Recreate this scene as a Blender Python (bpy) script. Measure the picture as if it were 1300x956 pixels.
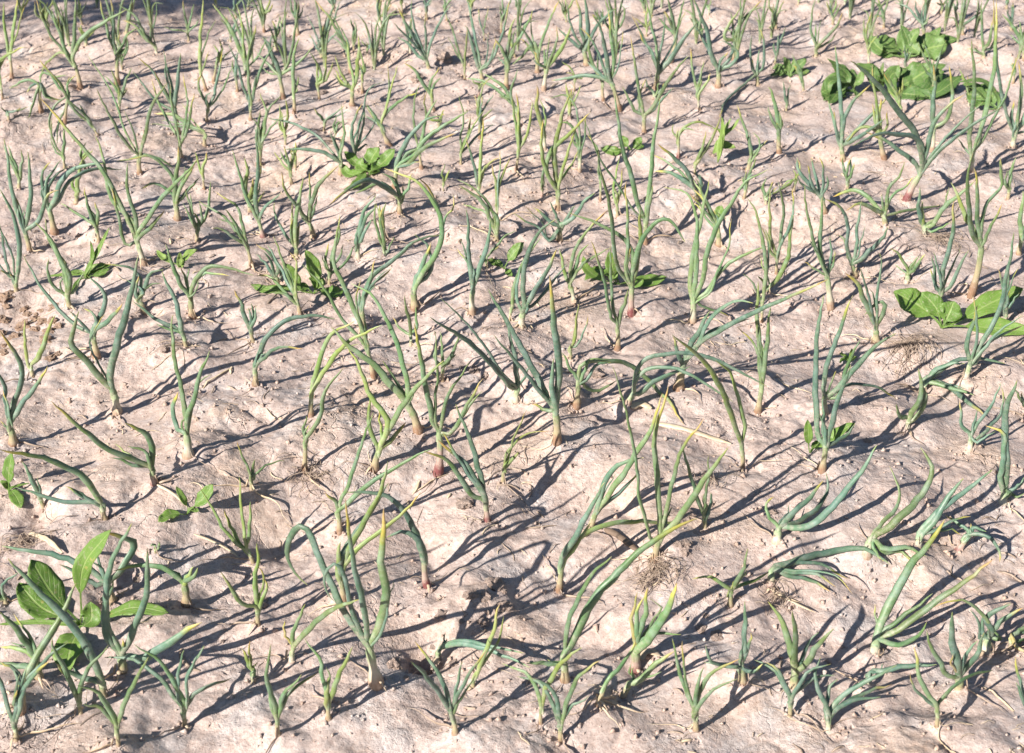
import bpy, math, random
import numpy as np
from mathutils import Vector

for o in list(bpy.data.objects):
    bpy.data.objects.remove(o)
S = bpy.context.scene
COL = S.collection

# ------------------------------------------------------------------ camera
CAM_H, PITCH, LENS = 1.45, math.radians(33.0), 50.0
cam = bpy.data.cameras.new('camera')
cam.lens = LENS; cam.sensor_width = 36.0; cam.clip_end = 1000.0; cam.clip_start = 0.05
cam.dof.use_dof = True; cam.dof.focus_distance = 2.35; cam.dof.aperture_fstop = 9.0
camo = bpy.data.objects.new('camera', cam); COL.objects.link(camo)
camo.location = (0, 0, CAM_H); camo.rotation_euler = (math.pi / 2 - PITCH, 0, 0)
S.camera = camo

# ------------------------------------------------------------------ sky and sun
SUN_EL, SHADOW_DIR = math.radians(31.5), math.radians(42.0)   # shadows run right and away
sx, sy = -math.cos(SHADOW_DIR), -math.sin(SHADOW_DIR)
W = bpy.data.worlds.new('World'); S.world = W; W.use_nodes = True
nt = W.node_tree
bg = nt.nodes['Background']; bg.inputs['Strength'].default_value = 0.05
sk = nt.nodes.new('ShaderNodeTexSky'); sk.sky_type = 'NISHITA'; sk.sun_disc = False
sk.sun_elevation = SUN_EL; sk.sun_rotation = math.atan2(sx, sy); sk.air_density = 1.0; sk.ozone_density = 3.0; sk.dust_density = 0.6
nt.links.new(sk.outputs[0], bg.inputs['Color'])
sun = bpy.data.lights.new('sun', 'SUN'); sun.energy = 5.0; sun.angle = math.radians(0.53); sun.color = (1.0, 0.94, 0.86)
suno = bpy.data.objects.new('sun', sun); COL.objects.link(suno)
suno.location = (-4, -4, 6)
suno.rotation_euler = Vector((-sx * math.cos(SUN_EL), -sy * math.cos(SUN_EL), -math.sin(SUN_EL))).to_track_quat('-Z', 'Y').to_euler()
vs = S.view_settings
vs.view_transform = 'Standard'; vs.look = 'None'; vs.gamma = 1.0; vs.exposure = 1.0
vs.use_curve_mapping = False
S.render.resolution_x, S.render.resolution_y = 1024, 753

random.seed(11)
rng = np.random.default_rng(7)
F = 1300 * LENS / 36.0
CP, SP = math.cos(PITCH), math.sin(PITCH)
CAMP = np.array([0.0, 0.0, CAM_H])
def ray(px, py):
    a, b = (px - 650.0) / F, -(py - 478.0) / F
    return np.array([a, CP + b * SP, -SP + b * CP])

# Onion plants, traced crop by crop. "@ x0 y0 scale" sets a tile of the photograph;
# then: base, fork, flags (b/g/y leaf hue, o/r/w bulb skin, Ln lean-back in tenths) and one leaf per "/".
# Leaf flags: w wide, x very wide, n thin, t dry tip, y yellowed leaf.
ONIONS = """
@ 0 0 4
57,405 48,280 yo/40,200 28,100 20,10/62,210 75,100 90,-20 w
405,450 375,320 go/350,290 265,190 215,90 180,-20/358,300 300,150 255,40/372,200 380,60 378,-30 w/385,250 440,180 540,110 640,50 w/330,265 260,290 215,350 203,430
595,430 595,300 go/560,210 530,100 510,0/575,200 568,80 560,-20 w/625,240 650,180 700,140/640,250 640,190 660,160 n
800,270 790,240 gw/740,180 690,80 600,20/770,180 800,60 790,0 n/750,200 700,120 640,100
955,215 955,170 go/945,100 930,0/975,140 1010,90 n/965,110 985,20/900,150 830,135 n
1048,460 1022,380 yo/1015,250 1015,120 1030,-10 w/1040,320 1060,260 nt/1060,170 1100,100 n
1050,615 1052,560 go/1015,480 1000,420 1030,370/1085,480 1110,380 1130,260
1270,610 1270,540 bo/1235,440 1215,340 1160,220/1285,470 1300,380/1262,430 1265,300 1290,150
1255,410 1250,375 go/1210,230 1150,110 1080,20 w/1240,250 1230,120 1200,20/1280,260 1300,120
1075,388 1100,325 yo/1130,260 1110,190/1150,270 1190,240 n
905,680 893,585 bo/875,450 840,300 830,260/900,450 918,270 w/800,520 720,420 670,360/830,470 760,350 700,290
925,825 915,750 go/940,650 945,500 930,370/900,690 850,600 800,500 770,400
1040,740 1040,690 go/980,660 880,590 780,575 w/990,620 920,520 n/960,650 850,640 760,630 n
710,885 705,800 go/740,640 770,540 850,420 w/670,760 610,680 560,590 490,450/690,720 660,620 630,560 n/760,800 830,820 890,870/640,810 590,830 n/650,690 565,470 440,280 n
325,640 345,500 go/300,430 240,350 200,300/345,440 390,380 n/280,530 255,600 265,720/330,560 300,620 290,760 n
205,540 205,440 go/150,405 90,430 50,450/170,520 145,620/250,490 320,510/215,380 290,400 340,380 n
10,500 5,430 yo/0,330 60,270 130,240
510,690 470,640 go/430,590 370,530 340,500/380,560 300,420 215,320
1210,485 1200,400 yo/1195,320 1210,260 w
420,125 400,80 go/400,40 400,-20/420,50 440,0 n
1200,105 1195,60 go/1190,0 1190,-20/1215,20 1225,-10
1260,75 1262,40 yo/1255,0 1250,-20/1275,0 1290,-20
270,190 240,120 yo/215,60 200,-20/250,50 270,-10/190,80 175,0
105,95 110,60 yo/125,20 150,-20 t/100,10 85,-30
45,640 45,600 bo/100,560 150,540 n/20,560 0,540 n
325,860 322,800 go/300,770 270,700 262,600 n/330,720 325,650
620,345 615,315 go/640,250 640,180 n/600,270 590,220 n
430,850 425,820 yo/410,770 440,720 n/440,790 470,760 n
@ 325 0 4
40,165 45,80 yo/30,30 20,-20/60,30 70,-20
98,245 98,225 go/95,150 80,100/110,150 125,80
210,180 205,120 go/200,60 190,-20 w/215,70 215,0/180,40 170,-20
135,500 120,400 go/70,350 0,260 w/90,300 60,220 30,190 w/110,320 80,260/150,330 190,180 215,20/190,340 290,240
190,575 190,480 go/185,400 195,300 220,190 w/205,430 212,385
320,505 315,440 yo/308,380 312,330/350,390 360,280/325,360 270,260
345,290 325,260 bo/340,180 370,110 400,20 w/310,200 260,80/345,200 390,100 430,0
490,370 470,280 go/430,200 380,100 300,0 w/480,230 440,150 420,130/450,220 400,150 n
498,245 496,220 go/498,150 478,90/506,170 500,100
490,545 490,470 yo/450,400 400,280/515,400 525,250 520,180 w/430,430 390,370 n
540,440 540,400 yo/545,330 530,250/550,360 560,310 n
630,135 630,100 yw/615,50 620,-20 w/655,80 690,20/630,40 640,-20
690,740 640,650 yo/600,590 560,530 w/620,615 555,540 n/652,590 668,540 690,450 720,330/640,600 690,540 760,490 830,470/650,580 675,440 668,330 n
880,380 870,320 bo/830,220 770,120 720,30 w/870,200 860,100 865,60 t/890,200 940,100 990,20/820,280 760,210 720,190 w/850,260 800,130 790,0
905,570 895,500 go/880,440 930,340/850,420 800,350 750,320 w/890,430 905,400 n
1065,390 1060,350 go/1030,260 1000,170 960,60/1075,250 1075,130
1150,400 1140,360 bo/1115,200 1090,80 1065,-20 w/1200,300 1260,120 1290,0/1180,330 1220,200
1130,495 1135,440 yr/1110,410 1105,390 n/1150,420 1200,380 n
1270,430 1275,350 go/1280,270 1300,150 w/1240,250 1210,190 w/1290,300 1330,200
970,125 960,50 go/940,-20/990,0 1000,-20
1340,640 1320,560 go/1240,470 1150,410 1070,400 w/1260,440 1180,390 1150,370 w/1290,480 1330,350
1140,690 1140,620 yo/1120,530 1105,480 n/1160,550 1210,470 n/1130,560 1150,450 1180,400 n
1040,835 1040,790 yo/1035,700 1050,600 1030,480 n/1060,740 1110,640 1160,560 n
845,865 830,770 go/812,680 808,540 830,430/860,600 850,520 870,450 n
705,950 712,865 go/735,770 790,680 870,610 940,590 w/790,810 870,700 950,640 1080,560 w/800,790 860,760
430,885 430,830 bo/400,790 310,690 200,635 60,600 w/447,720 440,620 435,530/405,740 405,670 n
505,835 500,780 bo/488,680 510,590 540,520/520,690 548,600 550,530/530,760 562,728 560,750/515,680 545,560 580,450 650,415 n
345,665 350,625 bo/320,580 295,550/370,600 450,530 n
150,745 150,700 yo/155,600 150,500/125,640 120,530
10,855 20,760 go/40,640 50,560 20,470 w/5,700 20,560 w/70,560 130,480
200,855 200,820 yo/205,760 200,720/190,790 180,760 n
870,95 865,45 bo/850,0 845,-20/885,5 900,-20
1160,205 1155,160 go/1140,100 1130,40 n/1165,100 1180,40 n
1250,155 1250,90 go/1245,20 1250,-20/1280,30 1300,-20
740,35 738,10 yo/735,-20/748,-20
400,705 405,680 go/400,640 410,590 n/412,650 440,610 n
560,300 565,270 yo/550,230 530,200 n/580,240 600,210 n
930,650 930,620 yo/900,600 860,590 n/940,580 960,560 n
@ 650 0 4
130,368 130,300 go/150,220 190,100 240,0/120,240 60,150 30,130/110,220 50,290 0,340 w/110,240 95,140 100,60 n
160,460 175,360 gw/210,300 270,220 300,130 w/140,320 110,260/180,290 190,180 n
380,330 370,275 bo/300,200 230,140 w/330,200 290,80 280,0/385,180 375,60 370,-20 x/400,190 430,130 530,40 w/350,160 340,60 320,-20 w/395,240 440,160
550,565 510,430 bo/490,390 480,290 440,130 410,80 w/515,300 505,180 490,60 w/460,390 380,380 280,395 200,410 w/430,360 380,310
730,460 740,380 bo/735,270 710,130 680,-20/755,260 775,150 770,60/790,320 860,210 940,110 x/705,260 660,210 645,160
800,300 830,200 go/815,100 790,-20 w/850,90 880,-20/805,120 770,50 w
1045,445 1050,370 bo/1010,270 1000,180 960,80 920,-10 x/1100,310 1115,240 1060,205 w/1070,300 1100,260 w
1130,312 1135,220 go/1120,130 1110,60/1160,130 1200,70 1270,0 w/1080,190 1110,120 1160,40 w/1150,150 1165,-20
965,225 960,190 go/930,100 900,60/965,100 970,60 w
960,562 945,490 gw/915,360 905,240/985,420 1010,370
675,672 672,600 go/640,440 620,300 600,180/620,560 560,440/720,540 800,400 900,280 w/660,480 680,400
1250,432 1245,390 bo/1215,330 1215,180/1245,330 1255,250/1270,350 1270,200 1255,140/1180,440 1090,520 1055,620 w
925,882 930,840 yo/970,770 1020,690 1060,590/960,800 1000,740 1020,690 n
845,782 845,720 yr/870,650 940,620 1030,650/820,680 820,630 n
165,762 160,690 yw/125,560 130,470 125,430 w/170,620 140,500 n
20,862 35,770 yo/40,640 20,470/10,560 0,480
340,852 345,790 gw/345,650 320,530 270,480 190,500 n/370,700 370,580 n/330,720 300,650 n
320,443 320,400 yo/300,350 250,310 n/350,400 355,370 n
685,185 685,150 yo/640,110 620,90 n/680,80 690,30
545,245 520,180 go/505,80 490,-20 w/470,110 500,60 530,40/555,130 575,60 550,10
20,292 5,250 go/40,180 80,100 105,50/-10,150 20,90
470,485 460,420 bo/420,340 395,250 390,180 w/480,330 460,200 430,60
1190,865 1210,815 go/1200,700 1170,600 1140,530/1260,760 1300,710 w/1250,700 1220,670 n
290,600 290,570 yr/285,530 275,420 w/300,540 350,430 n
730,515 720,500 gw/690,440 680,400 w/740,470 770,420
@ 975 0 4
40,145 40,100 yo/10,40 0,-20/60,50 80,0/20,130 0,150
245,288 245,260 go/220,160 220,80 240,-10/290,200 350,130 380,60 w/255,180 270,100 n/300,190 340,140
60,792 55,690 go/20,600 0,540 w/40,580 20,480 0,440 w/65,600 50,560
380,835 375,760 bo/370,600 355,430 340,230 w/340,640 335,560/430,680 530,580 620,480 w/420,540 520,430 w
700,1015 765,900 br/760,720 640,550 520,400 420,310 x/850,790 1000,660 1190,540 w/800,780 860,600 1000,480 w/780,740 650,690 560,690 430,740 w
600,805 570,700 yo/565,600 575,500 w/600,640 605,560/560,640 540,470 530,330/480,650 400,720
830,765 840,660 bw/835,560 850,420 840,330 w/900,620 930,480 920,330 w
1040,872 1035,800 gw/1030,700 1050,450 1035,200 w/1060,720 1110,500 1150,300 1160,0 w/1000,760 960,700 n/1080,700 1090,560
1095,332 1090,290 go/1090,150 1085,0/1075,270 1010,250 n/1130,200 1140,100 w
1245,745 1250,690 bw/1240,580 1250,510 w/1275,600 1285,470 1270,310 w/1290,670 1330,640/1225,620 1190,500 1150,250 1145,-20
1300,295 1300,250 go/1270,180 1190,70 w/1290,200 1275,100/1320,150 1330,50
960,125 955,70 gw/940,20 910,-10/965,10 960,-20 w
800,195 790,140 bo/760,90 720,40 640,10/755,70 750,0 w/800,80 800,0 w
590,145 590,100 go/580,40 560,-20/600,40 620,-10/550,70 520,100 n
520,330 512,260 yw/500,160 525,60/525,180 545,120 n
330,140 330,90 yo/310,50 300,0/345,50 350,-10
1000,165 990,130 yo/1040,90 1090,50 w/970,90 960,60 n
1250,395 1252,370 go/1250,330 1255,290 n/1240,340 1225,320 n
1210,45 1215,10 go/1200,-20/1240,-20
150,45 155,15 yo/150,-20/175,-20
880,70 885,40 go/870,0 865,-20/900,10 920,-20
@ 0 200 4
90,720 80,640 bo/90,540 95,420 60,270 0,160 w/50,590 15,470 0,340/40,600 0,570
150,472 130,390 bo/90,280 50,120 20,-100 w/145,280 155,120 140,-30 w/100,320 90,250/180,340 230,240 250,180 300,165 wt
275,380 255,280 bo/215,170 210,60 260,20/235,220 240,110 310,10/300,220 370,110 480,60 620,60 w
385,243 390,190 yo/400,110 420,0 w/375,150 380,90
490,395 490,360 go/460,280 430,150/440,320 370,270 300,230/480,300 440,220 n
355,752 345,715 go/335,600 310,520 230,380 180,330 w/290,680 240,590 250,510/380,680 430,580/300,510 240,400 230,300
735,548 700,440 gw/640,280 540,80 440,-40 200,-310 w/690,300 640,130 650,20 w/660,320 560,200 520,0 480,-120 w/750,320 840,180 1000,10 w/640,440 600,300 560,140/770,350 835,270 wt
740,792 710,730 bo/690,680 705,600 wt/720,660 760,590 830,570 w/720,620 640,555 530,540
980,812 970,720 go/920,640 870,520 840,440 w/990,640 1060,560 1170,560 1290,600 w/965,640 955,560 n/1000,660 1010,620 n
895,302 895,240 go/885,130 910,0 905,-60 w/910,170 1000,10/900,150 780,0 640,10
1040,160 1030,90 yo/1040,20 1050,-30/1010,40 990,-30
1000,425 1000,370 go/970,270 940,160/980,330 930,230 n/1040,310 1060,200 1070,120
1275,312 1270,260 yo/1250,170 1260,60 1240,0 w/1280,160 1285,100 w/1300,200 1320,120
1280,545 1255,450 go/1220,400 1140,300 1010,220/1240,370 1210,260 1090,170/1220,390 1190,310 1145,260
@ 0 400 3.985
1285,132 1270,80 bo/1250,40 1210,-70 1185,-130 w/1280,20 1270,-60
485,207 470,110 bo/400,70 310,-10 200,-150 120,-300 w/490,50 540,-60 530,-120 440,-200 w/520,50 590,-30 620,-60 wt/440,60 400,20 350,-20
945,163 930,110 go/870,50 770,0 670,-70 w/915,40 880,-100 820,-220 w
165,322 160,290 yo/150,270 125,130 125,20/185,220 215,120 280,0 w
60,642 55,575 bo/90,440 125,320 100,220 0,80 x/110,450 170,370 240,260 wt/45,480 15,380/30,560 0,530
590,492 575,395 bw/545,360 440,240 360,150 385,20 400,-20 x/570,300 600,130 640,-20 700,-300 x/535,330 510,280 nt
950,712 945,610 gw/905,580 870,500 900,390 xt/920,480 905,330 870,180 860,60 875,0 w/950,520 990,400 1010,300 1060,180 w/975,440 1000,350 1070,300
780,852 770,790 gr/700,745 560,680 400,560 260,435 w/775,720 750,620 630,545 wt/690,740 580,650
540,1035 515,965 bo/430,840 300,770 100,700 0,680 w/470,930 350,870/380,950 220,920 80,870 w
225,980 205,935 bo/170,870 110,740 w/200,880 190,820 n
1270,880 1270,830 go/1235,740 1200,640 n/1285,780 1290,730/1290,810 1350,770 1440,738 n
@ 325 400 3.985
-10,352 -5,275 bo/20,200 60,110 160,30 300,0 400,20 w/40,220 110,170 240,170 t/10,190 30,140 n
275,512 280,415 yo/300,310 350,160 400,90 500,30 w/320,330 460,150 640,50 w
238,795 250,645 go/235,580 255,510/300,540 340,380 440,270 w
600,315 570,200 go/545,100 490,-40 400,-230 385,-300 425,-480 w/520,110 430,10 350,-120 230,-260/560,130 550,0
825,590 780,470 go/730,400 580,240 460,140 380,60 x/770,380 740,240 640,10 580,-100 480,-160 w/720,350 640,230/800,400 830,320 n
595,792 620,690 yo/655,620 665,540 575,400 520,240 460,160 w/590,600 575,480 578,410 w/680,560 740,450 860,310 950,230 w/690,620 760,540 wt/635,600 620,480
912,812 925,610 gr/890,540 860,350 830,180 800,40 w/935,560 960,430 1080,240/980,600 1070,450 1150,320 t
1170,1040 1160,950 br/1090,920 960,740 850,690 w/1130,860 1050,750 920,630 wt/1140,860 1090,680 1010,450 w
945,335 945,270 go/910,220 915,125/940,200 930,80/980,210 1030,95
785,165 785,140 go/740,80 690,10/785,60 775,0 750,-100
1250,842 1255,790 yo/1290,680 1380,600 1480,590 n/1300,640 1370,480 n/1275,700 1290,660 n
1315,440 1320,385 bw/1290,370 1180,240 1040,110 880,10 w/1310,280 1300,180 1270,50 w/1355,320 1385,240/1250,300 1080,60 930,-90 n
@ 325 200 4
40,402 20,340 br/5,200 10,50 0,-100 w/30,270 130,180
205,502 205,470 go/160,420 110,310 95,230/200,400 215,250 240,100 w/215,390 220,330 w
295,402 275,340 go/240,290 230,180/275,270 270,120 270,70 t/290,220 340,110 420,40 w/225,270 150,170 130,70
185,133 175,80 go/130,20 90,-30/165,20 140,-60/190,30 200,-50
520,512 515,460 bw/520,360 560,250 610,190 w/505,420 515,350 w/545,400 590,310
730,262 730,215 go/690,180 620,130 540,120 440,190 370,240 w/715,180 680,100 640,80/760,160 790,80
655,545 655,515 go/625,400 600,300 605,230/680,480 700,400 n
650,382 645,350 yo/640,300 660,230 w/620,270 610,230 n
810,765 800,690 bo/840,590 915,480 945,340 900,230 800,120 650,55 w/850,580 930,450 940,300 880,150 820,100/850,540 890,430 xt/880,540 945,440 wt/920,480 960,300 1000,260 1000,185
540,832 540,785 bo/590,620 700,520 820,420 940,390 w/555,700 580,600 605,520 wt/522,730 525,680 w/600,650 690,560
1100,792 1100,680 bw/1090,560 1085,400 1065,260 w/1130,560 1165,430 1190,310 w/1070,530 1020,460 t
1230,422 1220,380 go/1190,280 1130,200 1030,140 w/1195,250 1110,160 1020,110
1225,312 1225,250 yo/1240,150 1290,0/1235,100 1240,-40 n
1130,183 1130,160 yo/1140,60 1145,-50 1155,-200/1160,70 1240,0
220,785 210,730 go/160,600 90,400/210,620 200,520 170,480 t/170,700 60,610 0,600
370,642 375,600 go/355,520 370,430 t/385,500 420,400 425,290/430,540 510,440
110,642 105,610 bo/120,560 70,490 0,440 w/85,590 50,530 0,490
1180,562 1170,550 go/1180,490 1240,420 1320,370 n/1160,510 1150,480 n
950,170 950,140 yo/945,80 960,30 n/960,110 985,60 n
@ 650 200 4
45,852 55,790 bw/50,650 80,500 150,360 230,310 w/90,740 160,600 230,460 w/75,770 100,720 xt/30,700 45,540
-15,830 -5,790 go/5,700 30,600 90,480 150,400
320,735 300,660 gw/290,580 310,480 380,370 480,270/320,600 350,490 390,440 w/270,600 240,460
235,237 232,185 yo/215,80 215,-40 260,-230 300,-340 w/170,60 200,-40 280,-110 400,-230 w/245,60 270,0 310,-100 330,-160
240,425 240,360 bo/190,320 110,255 w/280,330 360,230 420,180 w/225,310 190,220/190,430 130,350 60,310 0,280
450,212 450,145 go/445,60 430,-50 380,-120/435,60 440,0 n
610,795 610,665 gr/550,560 520,340 490,180 450,50 440,-30 w/630,560 650,440 650,250 w/590,560 600,440/650,470 720,350 770,310 810,320 880,430 w/600,440 470,340 290,280 w
530,975 535,865 go/500,820 460,620 400,420 t/520,780 500,650 500,440/560,790 590,670 w
680,440 680,340 go/690,230 710,80 725,-100 750,-300 w/700,240 715,140 w/645,260 600,90 550,-80 520,-330 w
910,835 920,740 gw/905,640 925,450 960,300 1000,110 w/930,600 940,430 955,330 w/965,620 1000,450 1100,260 1180,130 1300,60 w/990,690 1060,580 1170,500 1300,450 w/950,740 1040,780 1100,820 t/940,420 935,300 890,190 770,150/985,690 1040,560 1100,430 1115,310 n
950,247 940,180 bo/910,110 830,0 740,-70 w/930,160 840,90 720,70 w/960,130 930,60
1170,222 1190,150 go/1210,80 1240,0/1180,100 1190,60 n
1270,835 1270,760 go/1285,560 1240,280 1190,200/1250,700 1220,640 1170,590 n
145,202 155,150 gr/165,60 200,0/150,100 160,50 n
540,272 535,255 yo/515,150 545,0 n/555,150 560,50 n
1290,280 1285,230 go/1280,160 1290,100/1300,180 1330,120
@ 650 400 3.985
225,642 220,500 bo/160,380 80,220 0,60 -120,-130 x/235,380 245,230 215,0 190,-200 x/205,400 210,220 w/170,480 100,450
325,412 335,350 go/300,280 250,190/345,260 420,230 520,230 640,280 760,410 870,570 w/370,330 430,250 500,240/400,385 480,370 530,330
575,482 605,412 br/620,320 665,225 780,195 920,200 1060,250 1290,360 w/650,400 740,330 900,260 x
1170,785 1165,680 yo/1130,560 1060,390 980,250 880,150 810,100 w/1180,560 1140,400 1100,280 1030,230
840,372 865,260 bo/835,200 815,110 wt/890,170 940,80 1000,-20 x/920,180 1020,80 1200,20 x/960,130 1150,20 1300,-50 1600,-180 w/925,170 1010,10 1110,-70 1220,-60 w
1240,497 1260,390 go/1260,300 1240,200 1200,120 1140,60/1250,200 1240,0 1245,-170 w/1275,250 1300,80 1310,-50 w
300,222 295,180 yo/310,100 330,0 340,-60/330,150 370,60 385,0 n
@ 975 200 4
130,175 140,120 yo/100,130 0,210/160,60 150,10 n
45,595 45,520 yo/10,430 5,280 10,150/60,420 80,270 50,120
-10,720 0,690 yo/20,650 90,540 130,290 w/-10,600 -40,500 n
290,282 275,210 bo/210,120 160,60 150,0 w/245,130 220,0/285,120 260,0
325,765 305,620 gw/265,500 200,250 190,130/270,480 270,330 275,200 w/320,500 315,400/230,560 180,530 n
455,605 430,550 bo/400,440 400,320 350,230 290,210 w/450,470 460,340 475,220/470,520 590,400 610,350 w
600,335 590,305 go/550,250 480,180 430,165 330,200 w/585,250 580,190/640,280 760,260 880,240/610,150 660,105 695,20
710,632 710,600 gw/680,520 620,460/740,560 800,490 w/720,570 770,500 w
800,405 790,385 gw/765,280 770,150 w/830,350 900,250 1050,120 w/795,330 785,220/870,300 920,150/820,380 930,330
1030,675 1080,470 go/1040,360 1010,220 1010,100 1040,-20 x/1070,300 1065,150 1045,50 w/1100,430 1140,350 1190,230/1090,330 1130,220 1190,150 1180,0 w
870,725 875,700 bw/850,640 830,500/885,560 930,400 945,220 w/870,600 840,480/920,670 980,560 1020,470 w
1215,215 1225,160 go/1230,100 1260,0 w/1190,120 1180,0
1280,465 1285,430 go/1290,300 1295,170 w/1310,360 1330,280
405,165 405,130 go/385,80 380,0/425,80 425,0
550,930 550,880 bo/500,740 450,630 390,585 x/555,760 575,600 565,480/590,790 600,740 560,740 490,800 w
@ 975 400 3.985
990,345 1015,270 bw/1010,170 1030,50 1060,-50 w/1040,230 1090,130 1170,-10 1215,-200 1245,-420 w/1060,240 1110,150 1295,50 w/1080,190 1160,90 1290,0
295,483 285,435 bw/290,320 330,160 400,-20 430,-100 w/330,390 440,270 560,150 650,90 w/310,370 345,280 n/350,420 400,280 430,220 470,120/380,370 480,350 580,370 650,430
270,790 290,680 bo/265,640 240,480 235,200 265,0 280,-100 w/310,620 350,450 420,250 w/295,620 260,500/360,640 410,600 440,550 w
1020,675 1020,655 bwL4/990,560 970,430 w/1040,580 1130,450 1180,340/1050,620 1170,500 1180,360/1060,640 1150,590/1040,560 1060,480
780,400 785,345 bwL5/900,370 1000,450 1100,530 w/880,350 980,380 1040,420 w/840,310 940,235 1060,215 1200,245 w
705,580 705,560 gw/685,520 650,450 w/720,500 770,430 760,270 w/740,520 790,420 770,330 w
1190,960 1190,935 bw/1185,850 1195,700 1190,600 1100,560 wt/1200,700 1195,480 1260,330 x/1240,880 1295,820 w/1250,940 1300,900/1220,900 1170,850
1310,520 1305,480 go/1280,440 1245,370/1320,420 1330,360
@ 0 620 3.825
560,545 520,475 bo/430,400 330,350 60,290 10,280 x/480,470 330,390 290,370 w/505,420 450,290/560,420 645,275 500,205 x/500,380 390,360 n
590,882 590,830 bo/530,680 515,470 560,310 640,170 w/620,760 710,540 715,290 w/690,830 800,770 910,690 980,650 xt/590,780 595,730
900,562 895,470 go/840,400 760,370 550,400 wt/910,420 940,380 x/930,440 960,385 w
510,1010 495,950 bo/440,800 300,600 160,460 40,340 x/400,930 330,890 270,850 wt
80,1060 100,960 bo/190,790 290,620 370,460 x/60,880 0,840 w
190,920 180,860 go/160,800 80,680 0,600 x/150,810 80,775 0,770 w/140,860 60,862 -20,865 w
1235,362 1205,310 yo/1190,200 1175,80 1160,-60/1150,280 1050,120 970,0
1230,965 1230,935 yo/1220,830 1215,740 n/1240,880 1255,840 n
760,350 755,320 go/745,300 735,280 n/765,290 770,260 n
30,560 20,520 go/0,530 -20,500/30,450 90,405 n
@ 325 620 3.825
10,660 8,600 yo/10,450 18,330 5,260/-60,560 -110,480 -175,400/30,420 10,380 n
590,960 550,780 bw/470,650 340,400 230,180 150,280 180,400 250,470 x/540,700 510,480 470,250 435,50 w/590,700 630,510 605,330 620,100 xt
840,482 820,340 br/790,270 700,110 600,25 440,20 w/790,250 720,210 630,240 x
400,192 400,120 go/385,80 335,20 wt/405,60 430,0 500,-200 570,-370/440,90 600,-60 850,-190 w
425,545 410,440 yo/400,370 410,260 w/440,320 520,170 610,-20 640,-130 w/440,340 560,230 680,140 800,20 w
170,832 175,790 gw/180,710 240,560/240,680 360,590 500,540 w/150,730 140,640 ny
870,825 885,790 bw/960,755 1080,770 1240,830 1330,870 w/900,750 920,700 n
1050,965 1055,930 yo/1110,800 1160,690 1185,560 t
@ 650 620 3.825
225,503 240,380 yo/260,310 320,220 400,60 450,-30 w/300,260 420,190 560,165 820,185 w
260,935 255,850 go/320,700 420,510 600,330 760,210 900,145 xt/230,860 140,860 70,850 w
600,885 600,790 gr/570,680 590,570 610,500 ty/620,660 620,590 640,530 w/650,600 660,480 w/670,710 760,580 800,460 xt/700,710 820,710/690,640 730,580 670,535 n
400,1050 450,960 go/520,870 590,790 600,740 w
520,1010 570,945 go/620,920 690,860 790,790 w/560,880 580,850 n
1055,565 1060,510 yo/1030,480 960,440 870,440 t/1090,450 1130,380 1145,290/1100,490 1180,440 1250,405/1070,480 1075,450 n
1125,920 1115,880 bo/1130,780 1130,550 w/1150,780 1160,700/1080,860 1000,840 940,760/1060,870 1000,872 930,860/1150,890 1220,850 w
365,197 405,120 bo/430,40 490,-90 560,-130 640,-150 w/470,30 580,-140 680,-290 730,-460 w/490,40 560,-30 620,-90 w/440,30 500,-70 n
690,352 718,240 go/712,130 703,0 690,-265 760,-500 w/690,260 645,110 604,-150 520,-480 485,-600/770,180 870,40 1050,-200 w/745,180 775,90
935,187 935,150 go/905,60 870,-80 820,-220/960,80 965,20/940,60 950,-30 955,-160 n
@ 975 620 3.825
45,265 50,205 bwL5/15,140 -5,60 30,40/90,140 200,50 270,-40 w/130,170 250,70 290,-30 280,-80 w/190,190 310,90 450,-80 528,-210 x/95,130 100,80 n
15,492 15,445 brL6/150,350 330,305 480,310 590,385 x/100,390 250,395 390,455/130,415 230,420 330,480 t
470,345 490,285 gwL5/600,160 720,40 780,-60 790,-130 740,-200 x/560,290 670,275 770,330 w/520,330 560,370/640,60 630,-40 590,-110
720,292 735,260 bwL5/800,150 900,40 1000,-30 1090,-90 w/780,190 850,80 950,-50 x/830,210 900,195 940,230
910,302 960,240 brL3/1000,200 1060,210 w/920,170 860,130 w/1050,230 1110,280 1125,360/980,200 985,170
510,822 520,775 gwL5/560,620 650,440 780,280 860,150 x/640,680 780,580 920,480 1100,340 w/620,760 720,720 770,650 w/590,680 700,590 800,510/535,640 520,560 n
130,965 125,940 go/100,780 60,650 0,550 x/180,850 250,750 320,680 w
1060,800 1060,770 bw/1050,690 1040,620 w/1030,740 1030,680 980,590/1080,700 1000,560 930,530 800,580/1080,690 1060,610 1180,560 w/1100,680 1160,620 1240,580 x/1120,740 1080,680
930,965 930,930 bo/920,800 895,600 x/1000,840 1040,790 1050,700 x/960,820 1020,740/870,900 800,780 770,690/890,850 900,800 ny
460,1000 490,945 bwL4/580,890 680,860 820,855 w/540,900 560,850 n
1180,790 1175,760 goL3/1240,690 1300,640/1200,740 1290,720/1210,800 1300,810 y
@ 0 866 3.25 1.65
330,130 325,90 go/300,20 260,-60/350,30 400,-40
760,180 758,130 bo/700,60 640,20 560,10/770,50 810,-20/800,90 880,60
1150,215 1145,160 go/1120,80 1130,-10/1190,100 1250,60
60,240 62,180 bo/20,90 10,20/100,100 150,40/80,100 90,60
480,260 480,200 go/430,130 380,110/520,110 560,40
@ 325 866 3.25 1.65
300,150 298,90 yo/280,10 240,-50/330,20 360,-30
820,210 815,150 bo/780,60 720,-20/850,60 900,0/830,80 840,30
1180,170 1178,110 go/1140,40 1080,20/1220,30 1280,-20
@ 650 866 3.25 1.65
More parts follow.
